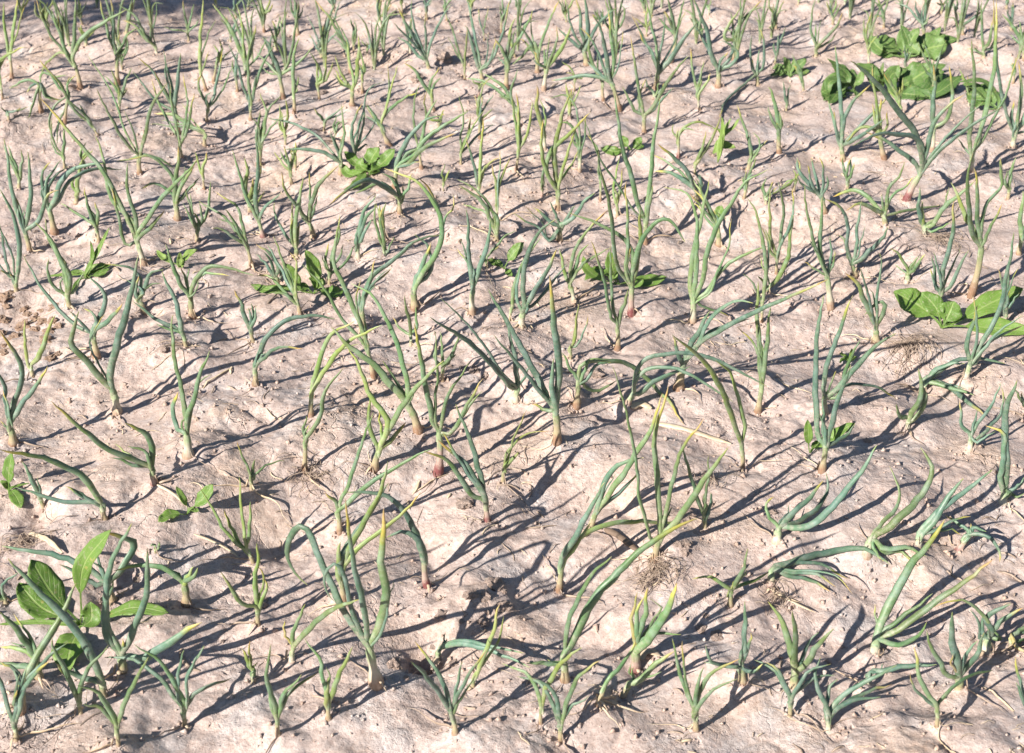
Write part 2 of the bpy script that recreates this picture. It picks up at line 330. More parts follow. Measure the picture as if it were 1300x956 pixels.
200,240 200,180 bo/150,100 90,80/230,90 300,40
760,200 755,140 go/720,60 700,-30/800,60 870,20/770,80 780,40
1150,140 1150,90 bo/1110,30 1060,0/1190,30 1250,10
@ 975 866 3.25 1.65
250,210 250,160 bwL4/330,90 420,40/220,80 230,20/300,130 380,120
700,180 700,130 go/650,60 640,-20/760,70 840,40
1120,240 1120,180 bo/1080,100 1060,30/1180,110 1260,80
"""

# Broad-leaved weeds in photograph pixels: name, label, base, hue, [(midrib points, width px, lean-back)]
def _t(ox, oy, s, txt):
    out = []
    for leaf in txt.split('/'):
        tk = leaf.split()
        pts = [(ox + float(a.split(',')[0]) / s, oy + float(a.split(',')[1]) / s) for a in tk[:-2]]
        out.append((pts, float(tk[-2]), float(tk[-1])))
    return out

WEEDS = [
 ('dock_weed', 'broad-leaved dock weed with large rumpled apple-green leaves beside a dry root mat', 'weed', (1195, 418), 0,
  _t(975, 200, 4, '870,865 790,770 640,680 28 .55/875,860 850,760 780,685 20 .35/890,865 915,800 945,730 25 .3/930,865 1130,740 1295,665 24 .55/900,875 1100,880 1330,900 20 .8/895,870 905,850 900,810 9 .3')),
 ('dock_weed', 'broad-leaved dock weed with upright oval leaves tangled among thick onion leaves', 'weed', (102, 794), 0,
  _t(0, 620, 3.825, '380,660 250,510 150,345 30 .35/370,670 200,580 90,460 30 .6/400,690 440,640 440,550 21 .3/390,700 345,800 330,910 32 .5/470,640 640,580 820,605 17 .6/395,620 400,390 540,200 20 .15/380,685 200,668 -20,662 5 .8')),
 ('dock_weed', 'crowded dock weed with dark crinkled leaves in the middle of the weed patch', 'weed', (1150, 74), 1,
  _t(975, 0, 4, '620,290 560,240 515,185 17 .5/680,290 690,220 690,135 15 .3/720,300 800,250 910,225 30 .6/690,290 620,230 560,185 17 .4/770,270 850,200 900,170 17 .5/730,295 740,240 770,180 22 .4')),
 ('dock_weed', 'crowded dock weed with pale crinkled leaves at the front of the weed patch', 'weed', (1132, 120), 1,
  _t(975, 0, 4, '600,480 540,400 470,350 19 .5/640,475 740,400 840,335 28 .5/650,490 810,480 950,410 28 .6/610,470 620,400 665,330 17 .3/570,480 545,420 540,330 12 .2/680,490 780,500 850,510 20 .7/700,470 800,410 900,360 20 .4')),
 ('dock_weed', 'low dock weed with two wide folded leaves at the edge of the weed patch', 'weed', (1086, 122), 1,
  _t(975, 0, 4, '445,480 370,480 280,520 24 .6/440,450 360,420 270,470 21 .35/425,440 380,370 325,330 14 .3/440,450 430,400 425,350 12 .3')),
 ('dock_weed', 'single wide oval dock leaf lying low beside slim onions', 'weed', (1264, 140), 1,
  _t(975, 0, 4, '1155,560 1100,500 1005,475 27 .6/1140,540 1060,450 990,425 10 .4')),
 ('leafy_weed', 'bushy bright green weed with pointed leaves between arching onion leaves', 'weed', (466, 216), 0,
  _t(325, 0, 4, '570,865 590,800 625,750 18 .4/620,860 660,810 705,755 14 .4/520,840 480,800 450,770 11 .4/540,890 470,900 435,830 11 .3/590,880 640,840 690,830 12 .5/550,900 500,960 450,980 11 .6/560,880 530,840 540,800 13 .3/600,900 570,860 560,820 14 .3')),
 ('leafy_weed', 'sprawling weed with five spoon-shaped leaves held on thin stalks', 'weed', (398, 374), 0,
  _t(325, 200, 4, '310,650 290,550 252,472 15 .2/220,670 180,600 148,535 15 .3/330,690 395,705 440,690 15 .7/200,680 60,690 -25,660 10 .6/310,680 335,640 330,610 9 .3/260,680 220,660 190,670 10 .5/300,690 300,640 270,610 8 .3')),
 ('leafy_weed', 'weed with rounded leaves on trailing stalks at the foot of a red-necked onion', 'weed', (782, 362), 0,
  _t(650, 200, 4, '500,630 440,590 370,640 10 .5/520,630 512,570 495,478 15 .2/600,655 730,640 785,605 14 .7/590,650 640,640 670,615 11 .5/420,600 375,560 362,500 10 .2/540,650 500,610 460,610 13 .5')),
 ('leafy_weed', 'small weed with strap-shaped light green leaves clasping a thick onion neck', 'weed', (1028, 577), 0,
  _t(975, 400, 3.985, '205,700 205,620 200,530 9 .1/230,690 330,610 440,545 13 .4/215,700 250,670 270,640 8 .3/230,690 290,640 330,570 11 .3')),
 ('leafy_weed', 'thin stemmed weed with small pointed leaves next to a pit in the soil', 'weed', (12, 630), 0,
  _t(0, 400, 3.985, '45,880 45,780 62,695 13 .1/45,900 80,930 112,995 13 .5/45,890 20,850 0,840 7 .4/50,880 100,860 150,850 3 .4')),
 ('leafy_weed', 'three-leaved weed seedling leaning over a clod beside thin onion leaves', 'weed', (238, 655), 0,
  _t(0, 620, 3.825, '920,130 985,50 1035,-20 15 .2/895,145 840,145 772,182 13 .6/915,115 895,60 855,-10 7 .1/930,120 960,110 940,90 5 .4')),
 ('leafy_weed', 'tiny weed with one upright oval leaf beside a forked blue-green onion', 'weed', (640, 343), 0,
  _t(325, 200, 4, '1265,570 1290,510 1360,430 13 .2/1250,575 1200,545 1175,520 7 .5/1270,580 1285,605 1300,620 7 .7/1255,570 1230,550 1225,535 7 .4')),
 ('leafy_weed', 'tiny weed with round leaves on tall stalks under a long leaning onion leaf', 'weed', (800, 192), 0,
  _t(650, 0, 4, '595,765 575,730 553,690 10 .2/590,770 520,785 450,765 11 .6/610,765 640,720 655,695 9 .3/605,770 640,760 670,755 7 .5')),
 ('leafy_weed', 'pale lime weed seedling with two short lobed leaves on bare soil', 'weed', (230, 340), 2,
  _t(0, 200, 4, '915,570 912,520 915,480 6 .1/930,560 955,490 1000,468 8 .4/900,560 820,500 795,470 7 .4/925,570 930,540 945,520 5 .3')),
 ('leafy_weed', 'small tufted weed with many short narrow leaves on open ground', 'weed', (1003, 98), 1,
  _t(975, 0, 4, '105,385 60,340 20,350 9 .5/120,380 160,330 195,300 10 .4/105,360 95,320 80,290 8 .2/110,390 70,380 10,400 6 .6/125,390 170,380 210,370 8 .6/110,370 130,330 130,300 6 .2/100,380 60,370 40,320 7 .4')),
 ('grassy_weed', 'grassy weed tuft with narrow bright blades spreading over the soil', 'weed', (112, 355), 0,
  _t(0, 200, 4, '430,630 490,490 555,355 5 .1/450,610 510,560 565,545 6 .4/430,610 380,590 245,602 4 .6/440,600 470,500 460,425 5 .1/460,620 510,610 560,580 7 .6/420,630 395,650 365,710 4 .6/450,600 480,560 540,540 7 .4/440,620 410,580 350,580 4 .5')),
 ('leafy_weed', 'slender weed seedling with a red stem and tufted narrow leaves', 'weed', (911, 208), 2,
  _t(650, 0, 4, '1048,830 1058,760 1068,680 2.5 .05/1068,690 1050,660 1020,650 5 .3/1068,690 1090,640 1112,600 6 .2/1068,690 1120,650 1155,600 6 .3/1068,690 1070,640 1065,590 5 .1/1060,720 1030,770 1020,780 8 .5/1060,740 1100,740 1135,750 9 .5')),
 ('leafy_weed', 'tiny weed with a single broad leaf beside a large leaning onion', 'weed', (909, 284), 0,
  _t(650, 200, 4, '1035,335 1045,295 1065,243 10 .2/1035,335 1015,300 1010,262 5 .1/1040,338 1060,330 1080,325 5 .5')),
 ('leafy_weed', 'small yellow-green weed seedling beside a flat arching onion leaf', 'weed', (1078, 460), 2,
  _t(975, 400, 3.985, '410,245 395,210 360,190 4 .3/415,240 420,200 425,170 4 .1/415,245 440,230 450,215 4 .3/410,245 380,240 360,260 4 .5')),
]
# ------------------------------------------------------------------ terrain height
def _hash(ix, iy, seed):
    h = (ix.astype(np.int64) * 374761393 + iy.astype(np.int64) * 668265263 + seed * 974711) & 0x7fffffff
    h = ((h ^ (h >> 13)) * 1274126177) & 0x7fffffff
    return ((h ^ (h >> 16)) & 0xffff) / 65535.0
def vnoise(x, y, wl, seed):
    x = np.asarray(x, float) / wl; y = np.asarray(y, float) / wl
    ix, iy = np.floor(x), np.floor(y); fx, fy = x - ix, y - iy
    ux, uy = fx * fx * fx * (fx * (fx * 6 - 15) + 10), fy * fy * fy * (fy * (fy * 6 - 15) + 10)
    a, b = _hash(ix, iy, seed), _hash(ix + 1, iy, seed)
    c, d = _hash(ix, iy + 1, seed), _hash(ix + 1, iy + 1, seed)
    return (a + (b - a) * ux) * (1 - uy) + (c + (d - c) * ux) * uy - 0.5
def rot(x, y, a):
    return x * math.cos(a) - y * math.sin(a), x * math.sin(a) + y * math.cos(a)
def cells(x, y, wl, seed, sharp):
    """domed lumps with creases between them (smooth minimum of distances to jittered points)"""
    x = np.asarray(x, float) / wl; y = np.asarray(y, float) / wl
    ix, iy = np.floor(x), np.floor(y); acc = np.zeros_like(x)
    for a in (-1, 0, 1):
        for b in (-1, 0, 1):
            cx, cy = ix + a, iy + b
            dx = cx + .1 + .8 * _hash(cx, cy, seed) - x; dy = cy + .1 + .8 * _hash(cx, cy, seed + 1) - y
            acc += np.exp(-sharp * (dx * dx + dy * dy)) * (.55 + .9 * _hash(cx, cy, seed + 2))
    return 1 + np.log(acc + 1e-6) / sharp
PITS = []      # (x, y, radius, depth)
def height(x, y, fine=True):
    x = np.asarray(x, float); y = np.asarray(y, float)
    wx = x + 0.05 * vnoise(x, y, 0.19, 91); wy = y + 0.05 * vnoise(x, y, 0.19, 92)
    h = 0.034 * vnoise(*rot(wx, wy, .4), 0.62, 1)
    h = h + 0.034 * vnoise(*rot(wx, wy, 1.1), 0.27, 2)
    r = 1 - 2 * np.abs(vnoise(*rot(wx, wy, 2.0), 0.21, 3))          # soft ridges of crust
    h = h + 0.012 * r
    h = h + 0.017 * vnoise(*rot(wx, wy, 0.7), 0.12, 4)
    if fine:
        lump = np.clip(vnoise(x, y, 0.5, 60) * 1.6 + 0.75, 0.25, 1.2)
        h = h + lump * 0.021 * cells(*rot(wx, wy, .3), 0.125, 21, 9.)
        h = h + np.clip(vnoise(x, y, 0.3, 61) * 2.4 + .5, 0, 1.2) * 0.0105 * cells(*rot(wx, wy, 1.2), 0.058, 31, 10.)
        h = h + np.clip(vnoise(x, y, 0.22, 62) * 3 + .35, 0.1, 1.2) * 0.0062 * cells(*rot(x, y, 2.1), 0.027, 41, 12.)
        h = h + np.clip(vnoise(x, y, 0.16, 63) * 4 + .25, 0, 1.2) * 0.0048 * cells(*rot(x, y, .8), 0.0145, 45, 12.)
        h = h + 0.0085 * vnoise(*rot(wx, wy, 1.6), 0.058, 5)
        rough = np.clip(vnoise(x, y, 0.34, 50) * 2.2 + 0.55, 0.15, 1.3)
        h = h + rough * 0.0046 * vnoise(*rot(x, y, 2.4), 0.027, 6)
        h = h + rough * 0.0024 * vnoise(*rot(x, y, 0.2), 0.013, 7)
        h = h + rough * 0.0013 * vnoise(*rot(x, y, 1.9), 0.0072, 8)
        p = np.abs(vnoise(*rot(wx, wy, 0.9), 0.075, 9))              # a few shallow creases
        h = h - 0.0045 * np.clip(1 - p / 0.035, 0, 1) * np.clip(vnoise(x, y, 0.4, 51) * 3 + .2, 0, 1)
    far = np.clip((np.hypot(x, y) - 7) / 20, 0, 1)
    h = h * (1 - 0.5 * far)
    for (px, py, rad, dep) in PITS:
        dx, dy = x - px, y - py
        d2 = dx * dx + dy * dy
        m = d2 < (rad * 3) ** 2
        if np.ndim(m) == 0:
            if m: h = h - dep * math.exp(-float(d2) / (rad * rad))
        else:
            h[m] -= dep * np.exp(-d2[m] / (rad * rad))
    return h
def H1(x, y): return float(height(np.array([x]), np.array([y]))[0])
def ground_hit(px, py):
    d = ray(px, py); z = 0.0
    for _ in range(6):
        t = (z - CAM_H) / d[2]; p = CAMP + d * t
        z = H1(p[0], p[1])
    t = (z - CAM_H) / d[2]
    return CAMP + d * t

# parse the plants first: their bases raise or sink the crust a little
def parse(txt):
    ox = oy = 0.0; s = 4.0; g = 1.0; out = []
    for line in txt.strip().split('\n'):
        if line[0] == '@':
            _, a, b, c, *e = line.split(); ox, oy, s = float(a), float(b), float(c); g = float(e[0]) if e else 1.0; continue
        segs = line.split('/')
        cv = lambda t: (ox + float(t.split(',')[0]) / s, oy + float(t.split(',')[1]) / s)
        h = segs[0].split(); base, fork, fl = cv(h[0]), cv(h[1]), h[2]
        lay = 0.0
        if 'L' in fl:
            lay = int(fl[fl.index('L') + 1]) / 10; fl = fl[:fl.index('L')]
        leaves = []
        for sg in segs[1:]:
            tk = sg.split(); f2 = ''
            if ',' not in tk[-1]: f2 = tk.pop()
            leaves.append(([(base[0] + (q[0] - base[0]) * g, base[1] + (q[1] - base[1]) * g) for q in map(cv, tk)], f2))
        out.append((base, fork, fl[0], fl[1], lay, leaves))
    return out
PLANTS = parse(ONIONS)
for px, py, rad, dep in [(531, 838, .020, .050), (545, 815, .03, .02), (612, 768, .055, -.022), (12, 395, .075, .030), (82, 300, .05, .018),
                         (603, 466, .05, .022), (50, 660, .035, .022), (758, 478, .05, -.012), (1160, 437, .075, -.014), (905, 800, .03, .014),
                         (140, 745, .04, .015), (860, 690, .06, -.014), (400, 110, .06, .015), (1010, 650, .12, -.012)]:
    p = ground_hit(px, py); PITS.append((p[0], p[1], rad, dep))
    for _ in range(14):
        a, q = random.uniform(0, 6.28), rad * random.uniform(.5, 1.5)
        PITS.append((p[0] + math.cos(a) * q, p[1] + math.sin(a) * q, rad * random.uniform(.12, .35), abs(dep) * random.uniform(-.3, .35)))
for (b, *_r) in PLANTS:
    p = ground_hit(*b)
    PITS.append((p[0], p[1], random.uniform(.014, .030), random.choice((random.uniform(-.016, -.005), random.uniform(.003, .011)))))

# ------------------------------------------------------------------ the ground: one sheet, fine where the camera looks
ys = [0.75]
while ys[-1] < 5.4: ys.append(ys[-1] + max(.0032, .0023 * ys[-1]))
fine_y = np.array(ys)
xs = np.arange(-2.1, 2.1, .0045)
def grow(start, step, end, sgn):
    out = []; v = start
    while abs(v) < end: step *= 1.35; v += sgn * step; out.append(v)
    return out
X = np.array(grow(xs[0], .01, 140, -1)[::-1] + list(xs) + grow(xs[-1], .01, 140, 1))
Y = np.array(sorted(grow(fine_y[0], .01, 140, -1)) + list(fine_y) + grow(fine_y[-1], .02, 140, 1))
GX, GY = np.meshgrid(X, Y)
GZ = height(GX.ravel(), GY.ravel())
V = np.stack([GX.ravel(), GY.ravel(), GZ], 1)
nx, ny = len(X), len(Y)
I, J = np.meshgrid(np.arange(ny - 1), np.arange(nx - 1), indexing='ij')
Q = np.stack([I * nx + J, I * nx + J + 1, (I + 1) * nx + J + 1, (I + 1) * nx + J], -1).reshape(-1, 4)

ZG = GZ.reshape(len(Y), len(X)); _full_height = height
def height(x, y, fine=True):                     # fast lookup in the finished sheet
    x = np.asarray(x, float); y = np.asarray(y, float)
    i = np.clip(np.searchsorted(X, x) - 1, 0, len(X) - 2); j = np.clip(np.searchsorted(Y, y) - 1, 0, len(Y) - 2)
    u = (x - X[i]) / (X[i + 1] - X[i]); v = (y - Y[j]) / (Y[j + 1] - Y[j])
    return (ZG[j, i] * (1 - u) + ZG[j, i + 1] * u) * (1 - v) + (ZG[j + 1, i] * (1 - u) + ZG[j + 1, i + 1] * u) * v

# ------------------------------------------------------------------ materials
def mat(name):
    m = bpy.data.materials.new(name); m.use_nodes = True
    n = m.node_tree.nodes; return m, n, m.node_tree.links, n['Principled BSDF']
def ramp(n, stops, mode='LINEAR'):
    r = n.new('ShaderNodeValToRGB'); e = r.color_ramp.elements
    r.color_ramp.interpolation = mode
    e[0].position, e[0].color = stops[0][0], (*stops[0][1], 1)
    e[1].position, e[1].color = stops[-1][0], (*stops[-1][1], 1)
    for p, c in stops[1:-1]:
        k = e.new(p); k.color = (*c, 1)
    return r
def noise(n, l, vec, scale, det=4, rough=.55):
    t = n.new('ShaderNodeTexNoise'); t.inputs['Scale'].default_value = scale
    t.inputs['Detail'].default_value = det; t.inputs['Roughness'].default_value = rough
    l.new(vec, t.inputs['Vector']); return t.outputs['Fac']
def mixc(n, l, fac, a, b, mode='MIX'):
    m = n.new('ShaderNodeMix'); m.data_type = 'RGBA'; m.blend_type = mode
    for sock, v in ((m.inputs[0], fac), (m.inputs[6], a), (m.inputs[7], b)):
        if isinstance(v, (float, int)): sock.default_value = v
        elif isinstance(v, tuple): sock.default_value = (*v, 1)
        else: l.new(v, sock)
    return m.outputs[2]
def maprange(n, l, v, a, b, c=0., d=1.):
    m = n.new('ShaderNodeMapRange'); m.clamp = True
    for i, q in enumerate((a, b, c, d)): m.inputs[i + 1].default_value = q
    l.new(v, m.inputs[0]); return m.outputs[0]
def math_(n, l, op, a, b):
    m = n.new('ShaderNodeMath'); m.operation = op
    for i, v in enumerate((a, b)):
        if isinstance(v, (int, float)): m.inputs[i].default_value = v
        else: l.new(v, m.inputs[i])
    return m.outputs[0]

def soil_material(name, orange=0.0):
    m, n, l, b = mat(name)
    tc = n.new('ShaderNodeTexCoord').outputs['Object']
    big = noise(n, l, tc, 3.2, 5, .6); mid = noise(n, l, tc, 17, 6, .65); fine = noise(n, l, tc, 120, 5, .7); grit = noise(n, l, tc, 520, 3, .6)
    c = ramp(n, [(.25, (.425, .322, .278)), (.45, (.515, .405, .358)), (.62, (.555, .450, .408)), (.8, (.545, .460, .436))])
    l.new(mid, c.inputs[0]); col = c.outputs[0]
    warm = maprange(n, l, big, .50, .66, 0, .75)
    col = mixc(n, l, warm, col, (.53, .395, .300))
    if orange: col = mixc(n, l, orange, col, (.50, .30, .165))
    grey = noise(n, l, tc, 9.5, 6, .7)
    col = mixc(n, l, maprange(n, l, grey, .52, .62, 0, .75), col, (.54, .492, .480))          # greyer, salty crust
    col = mixc(n, l, maprange(n, l, fine, .32, .66, 0, 1), mixc(n, l, 1.0, col, (.70, .66, .64), 'MULTIPLY'), mixc(n, l, .22, col, (.66, .60, .55)))
    col = mixc(n, l, maprange(n, l, grit, .58, .68, 0, .7), col, (.22, .15, .12))        # dark grains
    col = mixc(n, l, maprange(n, l, grit, .34, .24, 0, .5), col, (.72, .66, .60))        # pale grains
    blot = noise(n, l, tc, 38, 6, .75)
    col = mixc(n, l, maprange(n, l, blot, .54, .66, 0, .45), col, mixc(n, l, 1., col, (.66, .60, .58), 'MULTIPLY'))     # damp-stained flakes
    l.new(col, b.inputs['Base Color'])
    b.inputs['Roughness'].default_value = .93; b.inputs['Specular IOR Level'].default_value = .2
    # fine relief: grain, crumbs and hairline cracks
    v = n.new('ShaderNodeTexVoronoi'); v.feature = 'DISTANCE_TO_EDGE'; v.inputs['Scale'].default_value = 21
    wob = n.new('ShaderNodeVectorMath'); wob.operation = 'MULTIPLY_ADD'
    nz = n.new('ShaderNodeTexNoise'); nz.inputs['Scale'].default_value = 30; nz.inputs['Detail'].default_value = 4
    l.new(tc, nz.inputs['Vector']); l.new(nz.outputs['Color'], wob.inputs[0]); wob.inputs[1].default_value = (.05, .05, .05); l.new(tc, wob.inputs[2])
    l.new(wob.outputs[0], v.inputs['Vector'])
    crack = maprange(n, l, v.outputs['Distance'], 0, .035, 1, 0)
    cm = maprange(n, l, noise(n, l, tc, 6.5, 3, .5), .55, .68, 0, 1)
    crack = math_(n, l, 'MULTIPLY', crack, cm)
    vp = n.new('ShaderNodeTexVoronoi'); vp.feature = 'F1'; vp.inputs['Scale'].default_value = 55; l.new(wob.outputs[0], vp.inputs['Vector'])
    pit = math_(n, l, 'MULTIPLY', maprange(n, l, vp.outputs['Distance'], .08, .26, 1, 0), maprange(n, l, noise(n, l, tc, 11, 3, .6), .50, .60, 0, 1))
    hgt = math_(n, l, 'MULTIPLY', fine, .75)
    hgt = math_(n, l, 'SUBTRACT', hgt, math_(n, l, 'MULTIPLY', pit, .7))
    hgt = math_(n, l, 'ADD', hgt, math_(n, l, 'MULTIPLY', grit, .28))
    hgt = math_(n, l, 'ADD', hgt, math_(n, l, 'MULTIPLY', noise(n, l, tc, 60, 4, .5), .7))
    hgt = math_(n, l, 'SUBTRACT', hgt, math_(n, l, 'MULTIPLY', crack, .9))
    bp = n.new('ShaderNodeBump'); bp.inputs['Distance'].default_value = .0042
    l.new(maprange(n, l, noise(n, l, tc, 7, 4, .6), .38, .60, .45, 1.0), bp.inputs['Strength'])
    l.new(hgt, bp.inputs['Height']); l.new(bp.outputs[0], b.inputs['Normal'])
    return m

def leaf_material(name, c_lo, c_mid, c_hi, tip):
    m, n, l, b = mat(name)
    uv = n.new('ShaderNodeUVMap').outputs[0]
    sep = n.new('ShaderNodeSeparateXYZ'); l.new(uv, sep.inputs[0])
    info = n.new('ShaderNodeObjectInfo').outputs['Random']
    tc = n.new('ShaderNodeTexCoord').outputs['Object']
    v = sep.outputs[1]
    wob = math_(n, l, 'ADD', v, math_(n, l, 'MULTIPLY', math_(n, l, 'SUBTRACT', noise(n, l, tc, 60, 3), .5), .10))
    stops = [(0, (.50, .52, .33)), (.035, (.30, .40, .20)), (.10, c_lo), (.5, c_mid)]
    if tip: stops += [(.76, c_hi), (.87, (.36, .33, .06)), (.94, (.50, .36, .10)), (1, (.38, .26, .13))]
    else: stops += [(.93, c_hi), (.985, (.26, .28, .07)), (1, (.42, .33, .14))]
    r = ramp(n, stops); l.new(wob, r.inputs[0]); col = r.outputs[0]
    hs = n.new('ShaderNodeHueSaturation')
    l.new(maprange(n, l, info, 0, 1, .475, .525), hs.inputs['Hue'])
    rnd2 = math_(n, l, 'FRACT', math_(n, l, 'MULTIPLY', info, 7.31), 0)
    l.new(maprange(n, l, rnd2, 0, 1, .66, 1.08), hs.inputs['Value']); l.new(col, hs.inputs['Color'])
    col = hs.outputs[0]
    # fine lengthwise veins and a waxy bloom that comes off in patches
    st = n.new('ShaderNodeVectorMath'); st.operation = 'MULTIPLY'; st.inputs[1].default_value = (46, 3, 1); l.new(uv, st.inputs[0])
    vein = noise(n, l, st.outputs[0], 1.0, 3, .6)
    col = mixc(n, l, maprange(n, l, vein, .35, .7, 0, .35), col, mixc(n, l, 1.0, col, (.55, .66, .55), 'MULTIPLY'))
    bloom = noise(n, l, tc, 38, 5, .65)
    col = mixc(n, l, maprange(n, l, bloom, .45, .72, 0, .34), col, (.36, .47, .42))
    dust = math_(n, l, 'MULTIPLY', maprange(n, l, v, .0, .35, .55, .12), maprange(n, l, noise(n, l, tc, 160, 4, .7), .46, .62, 0, 1))
    col = mixc(n, l, dust, col, (.46, .38, .32))
    l.new(col, b.inputs['Base Color'])
    l.new(maprange(n, l, bloom, .3, .7, .36, .58), b.inputs['Roughness'])
    b.inputs['Specular IOR Level'].default_value = .45
    b.inputs['Subsurface Weight'].default_value = .12; b.inputs['Subsurface Radius'].default_value = (.003, .006, .002); b.inputs['Subsurface Scale'].default_value = .6
    bp = n.new('ShaderNodeBump'); bp.inputs['Strength'].default_value = .35; bp.inputs['Distance'].default_value = .0006
    l.new(vein, bp.inputs['Height']); l.new(bp.outputs[0], b.inputs['Normal'])
    return m
HUES = {'b': ((.150, .225, .130), (.085, .165, .118), (.120, .200, .110)),
        'g': ((.185, .255, .100), (.105, .185, .080), (.160, .230, .075)),
        'y': ((.260, .320, .110), (.180, .255, .066), (.270, .310, .080))}
LEAFM = {(h, t): leaf_material('onion_leaf_%s%d' % (h, t), *HUES[h], t) for h in HUES for t in (0, 1)}
LEAFM[('d', 1)] = leaf_material('onion_leaf_dry', (.40, .34, .12), (.45, .35, .13), (.46, .34, .15), 1)

def bulb_material(name, skin, mid, top):
    m, n, l, b = mat(name)
    uv = n.new('ShaderNodeUVMap').outputs[0]
    sep = n.new('ShaderNodeSeparateXYZ'); l.new(uv, sep.inputs[0])
    tc = n.new('ShaderNodeTexCoord').outputs['Object']
    wob = math_(n, l, 'ADD', sep.outputs[1], math_(n, l, 'MULTIPLY', math_(n, l, 'SUBTRACT', noise(n, l, tc, 90, 4), .5), .35))
    r = ramp(n, [(0, (.17, .115, .08)), (.10, skin), (.28, skin), (.46, mid), (.56, mid), (.82, top)]); l.new(wob, r.inputs[0])
    st = n.new('ShaderNodeVectorMath'); st.operation = 'MULTIPLY'; st.inputs[1].default_value = (34, 2, 1); l.new(uv, st.inputs[0])
    vein = noise(n, l, st.outputs[0], 1.0, 3, .6)
    col = mixc(n, l, maprange(n, l, vein, .40, .62, 0, .7), r.outputs[0], mixc(n, l, 1., r.outputs[0], (.55, .45, .40), 'MULTIPLY'))
    dirt = noise(n, l, tc, 130, 5, .7)
    col = mixc(n, l, maprange(n, l, dirt, .50, .64, 0, .55), col, (.40, .31, .25))
    l.new(col, b.inputs['Base Color']); b.inputs['Roughness'].default_value = .6
    bp = n.new('ShaderNodeBump'); bp.inputs['Strength'].default_value = .5; bp.inputs['Distance'].default_value = .001
    l.new(vein, bp.inputs['Height']); l.new(bp.outputs[0], b.inputs['Normal'])
    return m
BULBM = {'o': bulb_material('bulb_tan', (.285, .175, .11), (.40, .345, .21), (.215, .285, .135)),
         'r': bulb_material('bulb_red', (.19, .060, .060), (.42, .31, .26), (.28, .36, .19)),
         'w': bulb_material('bulb_pale', (.38, .27, .19), (.56, .53, .41), (.30, .40, .22))}
def dry_material(name, c1, c2, rough=.75):
    m, n, l, b = mat(name)
    tc = n.new('ShaderNodeTexCoord').outputs['Object']
    r = ramp(n, [(.3, c1), (.7, c2)]); l.new(noise(n, l, tc, 70, 5, .7), r.inputs[0])
    l.new(r.outputs[0], b.inputs['Base Color']); b.inputs['Roughness'].default_value = rough
    return m
SHEATH = dry_material('dry_sheath', (.36, .25, .16), (.58, .46, .33))
STRAW = dry_material('dry_straw', (.46, .34, .21), (.66, .55, .40))
ROOT = dry_material('dry_root', (.19, .135, .10), (.45, .35, .27))
BARK = dry_material('dark_stick', (.10, .065, .045), (.20, .14, .10))
def weed_material(name, c1, c2):
    m, n, l, b = mat(name)
    uv = n.new('ShaderNodeUVMap').outputs[0]; tc = n.new('ShaderNodeTexCoord').outputs['Object']
    sep = n.new('ShaderNodeSeparateXYZ'); l.new(uv, sep.inputs[0])
    r = ramp(n, [(.2, c1), (.8, c2)]); info = n.new('ShaderNodeObjectInfo').outputs['Random']
    l.new(math_(n, l, 'ADD', math_(n, l, 'MULTIPLY', noise(n, l, tc, 45, 5, .6), .55), math_(n, l, 'MULTIPLY', info, .5)), r.inputs[0])
    ax = math_(n, l, 'ABSOLUTE', math_(n, l, 'SUBTRACT', sep.outputs[0], .5), 0)
    mid = maprange(n, l, ax, .02, .05, 1, 0)
    wv = math_(n, l, 'SINE', math_(n, l, 'SUBTRACT', math_(n, l, 'MULTIPLY', sep.outputs[1], 60), math_(n, l, 'MULTIPLY', ax, 38)), 0)
    vein = maprange(n, l, wv, .86, 1, 0, .5)
    rib = math_(n, l, 'MAXIMUM', math_(n, l, 'MULTIPLY', mid, .8), vein)
    col = mixc(n, l, rib, r.outputs[0], (.30, .40, .13))
    col = mixc(n, l, maprange(n, l, noise(n, l, tc, 75, 4, .7), .63, .70, 0, .8), col, (.36, .33, .10))
    col = mixc(n, l, maprange(n, l, noise(n, l, tc, 190, 3, .6), .56, .66, 0, .4), col, (.42, .36, .28))
    l.new(col, b.inputs['Base Color']); b.inputs['Roughness'].default_value = .5
    bp = n.new('ShaderNodeBump'); bp.inputs['Strength'].default_value = .6; bp.inputs['Distance'].default_value = .0012
    l.new(math_(n, l, 'ADD', math_(n, l, 'MULTIPLY', rib, -1), noise(n, l, tc, 110, 3)), bp.inputs['Height']); l.new(bp.outputs[0], b.inputs['Normal'])
    tr = n.new('ShaderNodeBsdfTranslucent'); l.new(mixc(n, l, 1., col, (1.5, 1.5, .6), 'MULTIPLY'), tr.inputs[0])
    mx = n.new('ShaderNodeMixShader'); mx.inputs[0].default_value = .3
    l.new(b.outputs[0], mx.inputs[1]); l.new(tr.outputs[0], mx.inputs[2]); l.new(mx.outputs[0], n['Material Output'].inputs[0])
    return m
WEEDM = [weed_material('weed_leaf', (.105, .205, .034), (.185, .305, .060)), weed_material('weed_leaf_dark', (.070, .155, .036), (.160, .265, .075)),
         weed_material('weed_leaf_lime', (.17, .29, .05), (.28, .40, .10))]
SOIL = soil_material('field_soil'); CLODM = soil_material('clod_soil', .25)

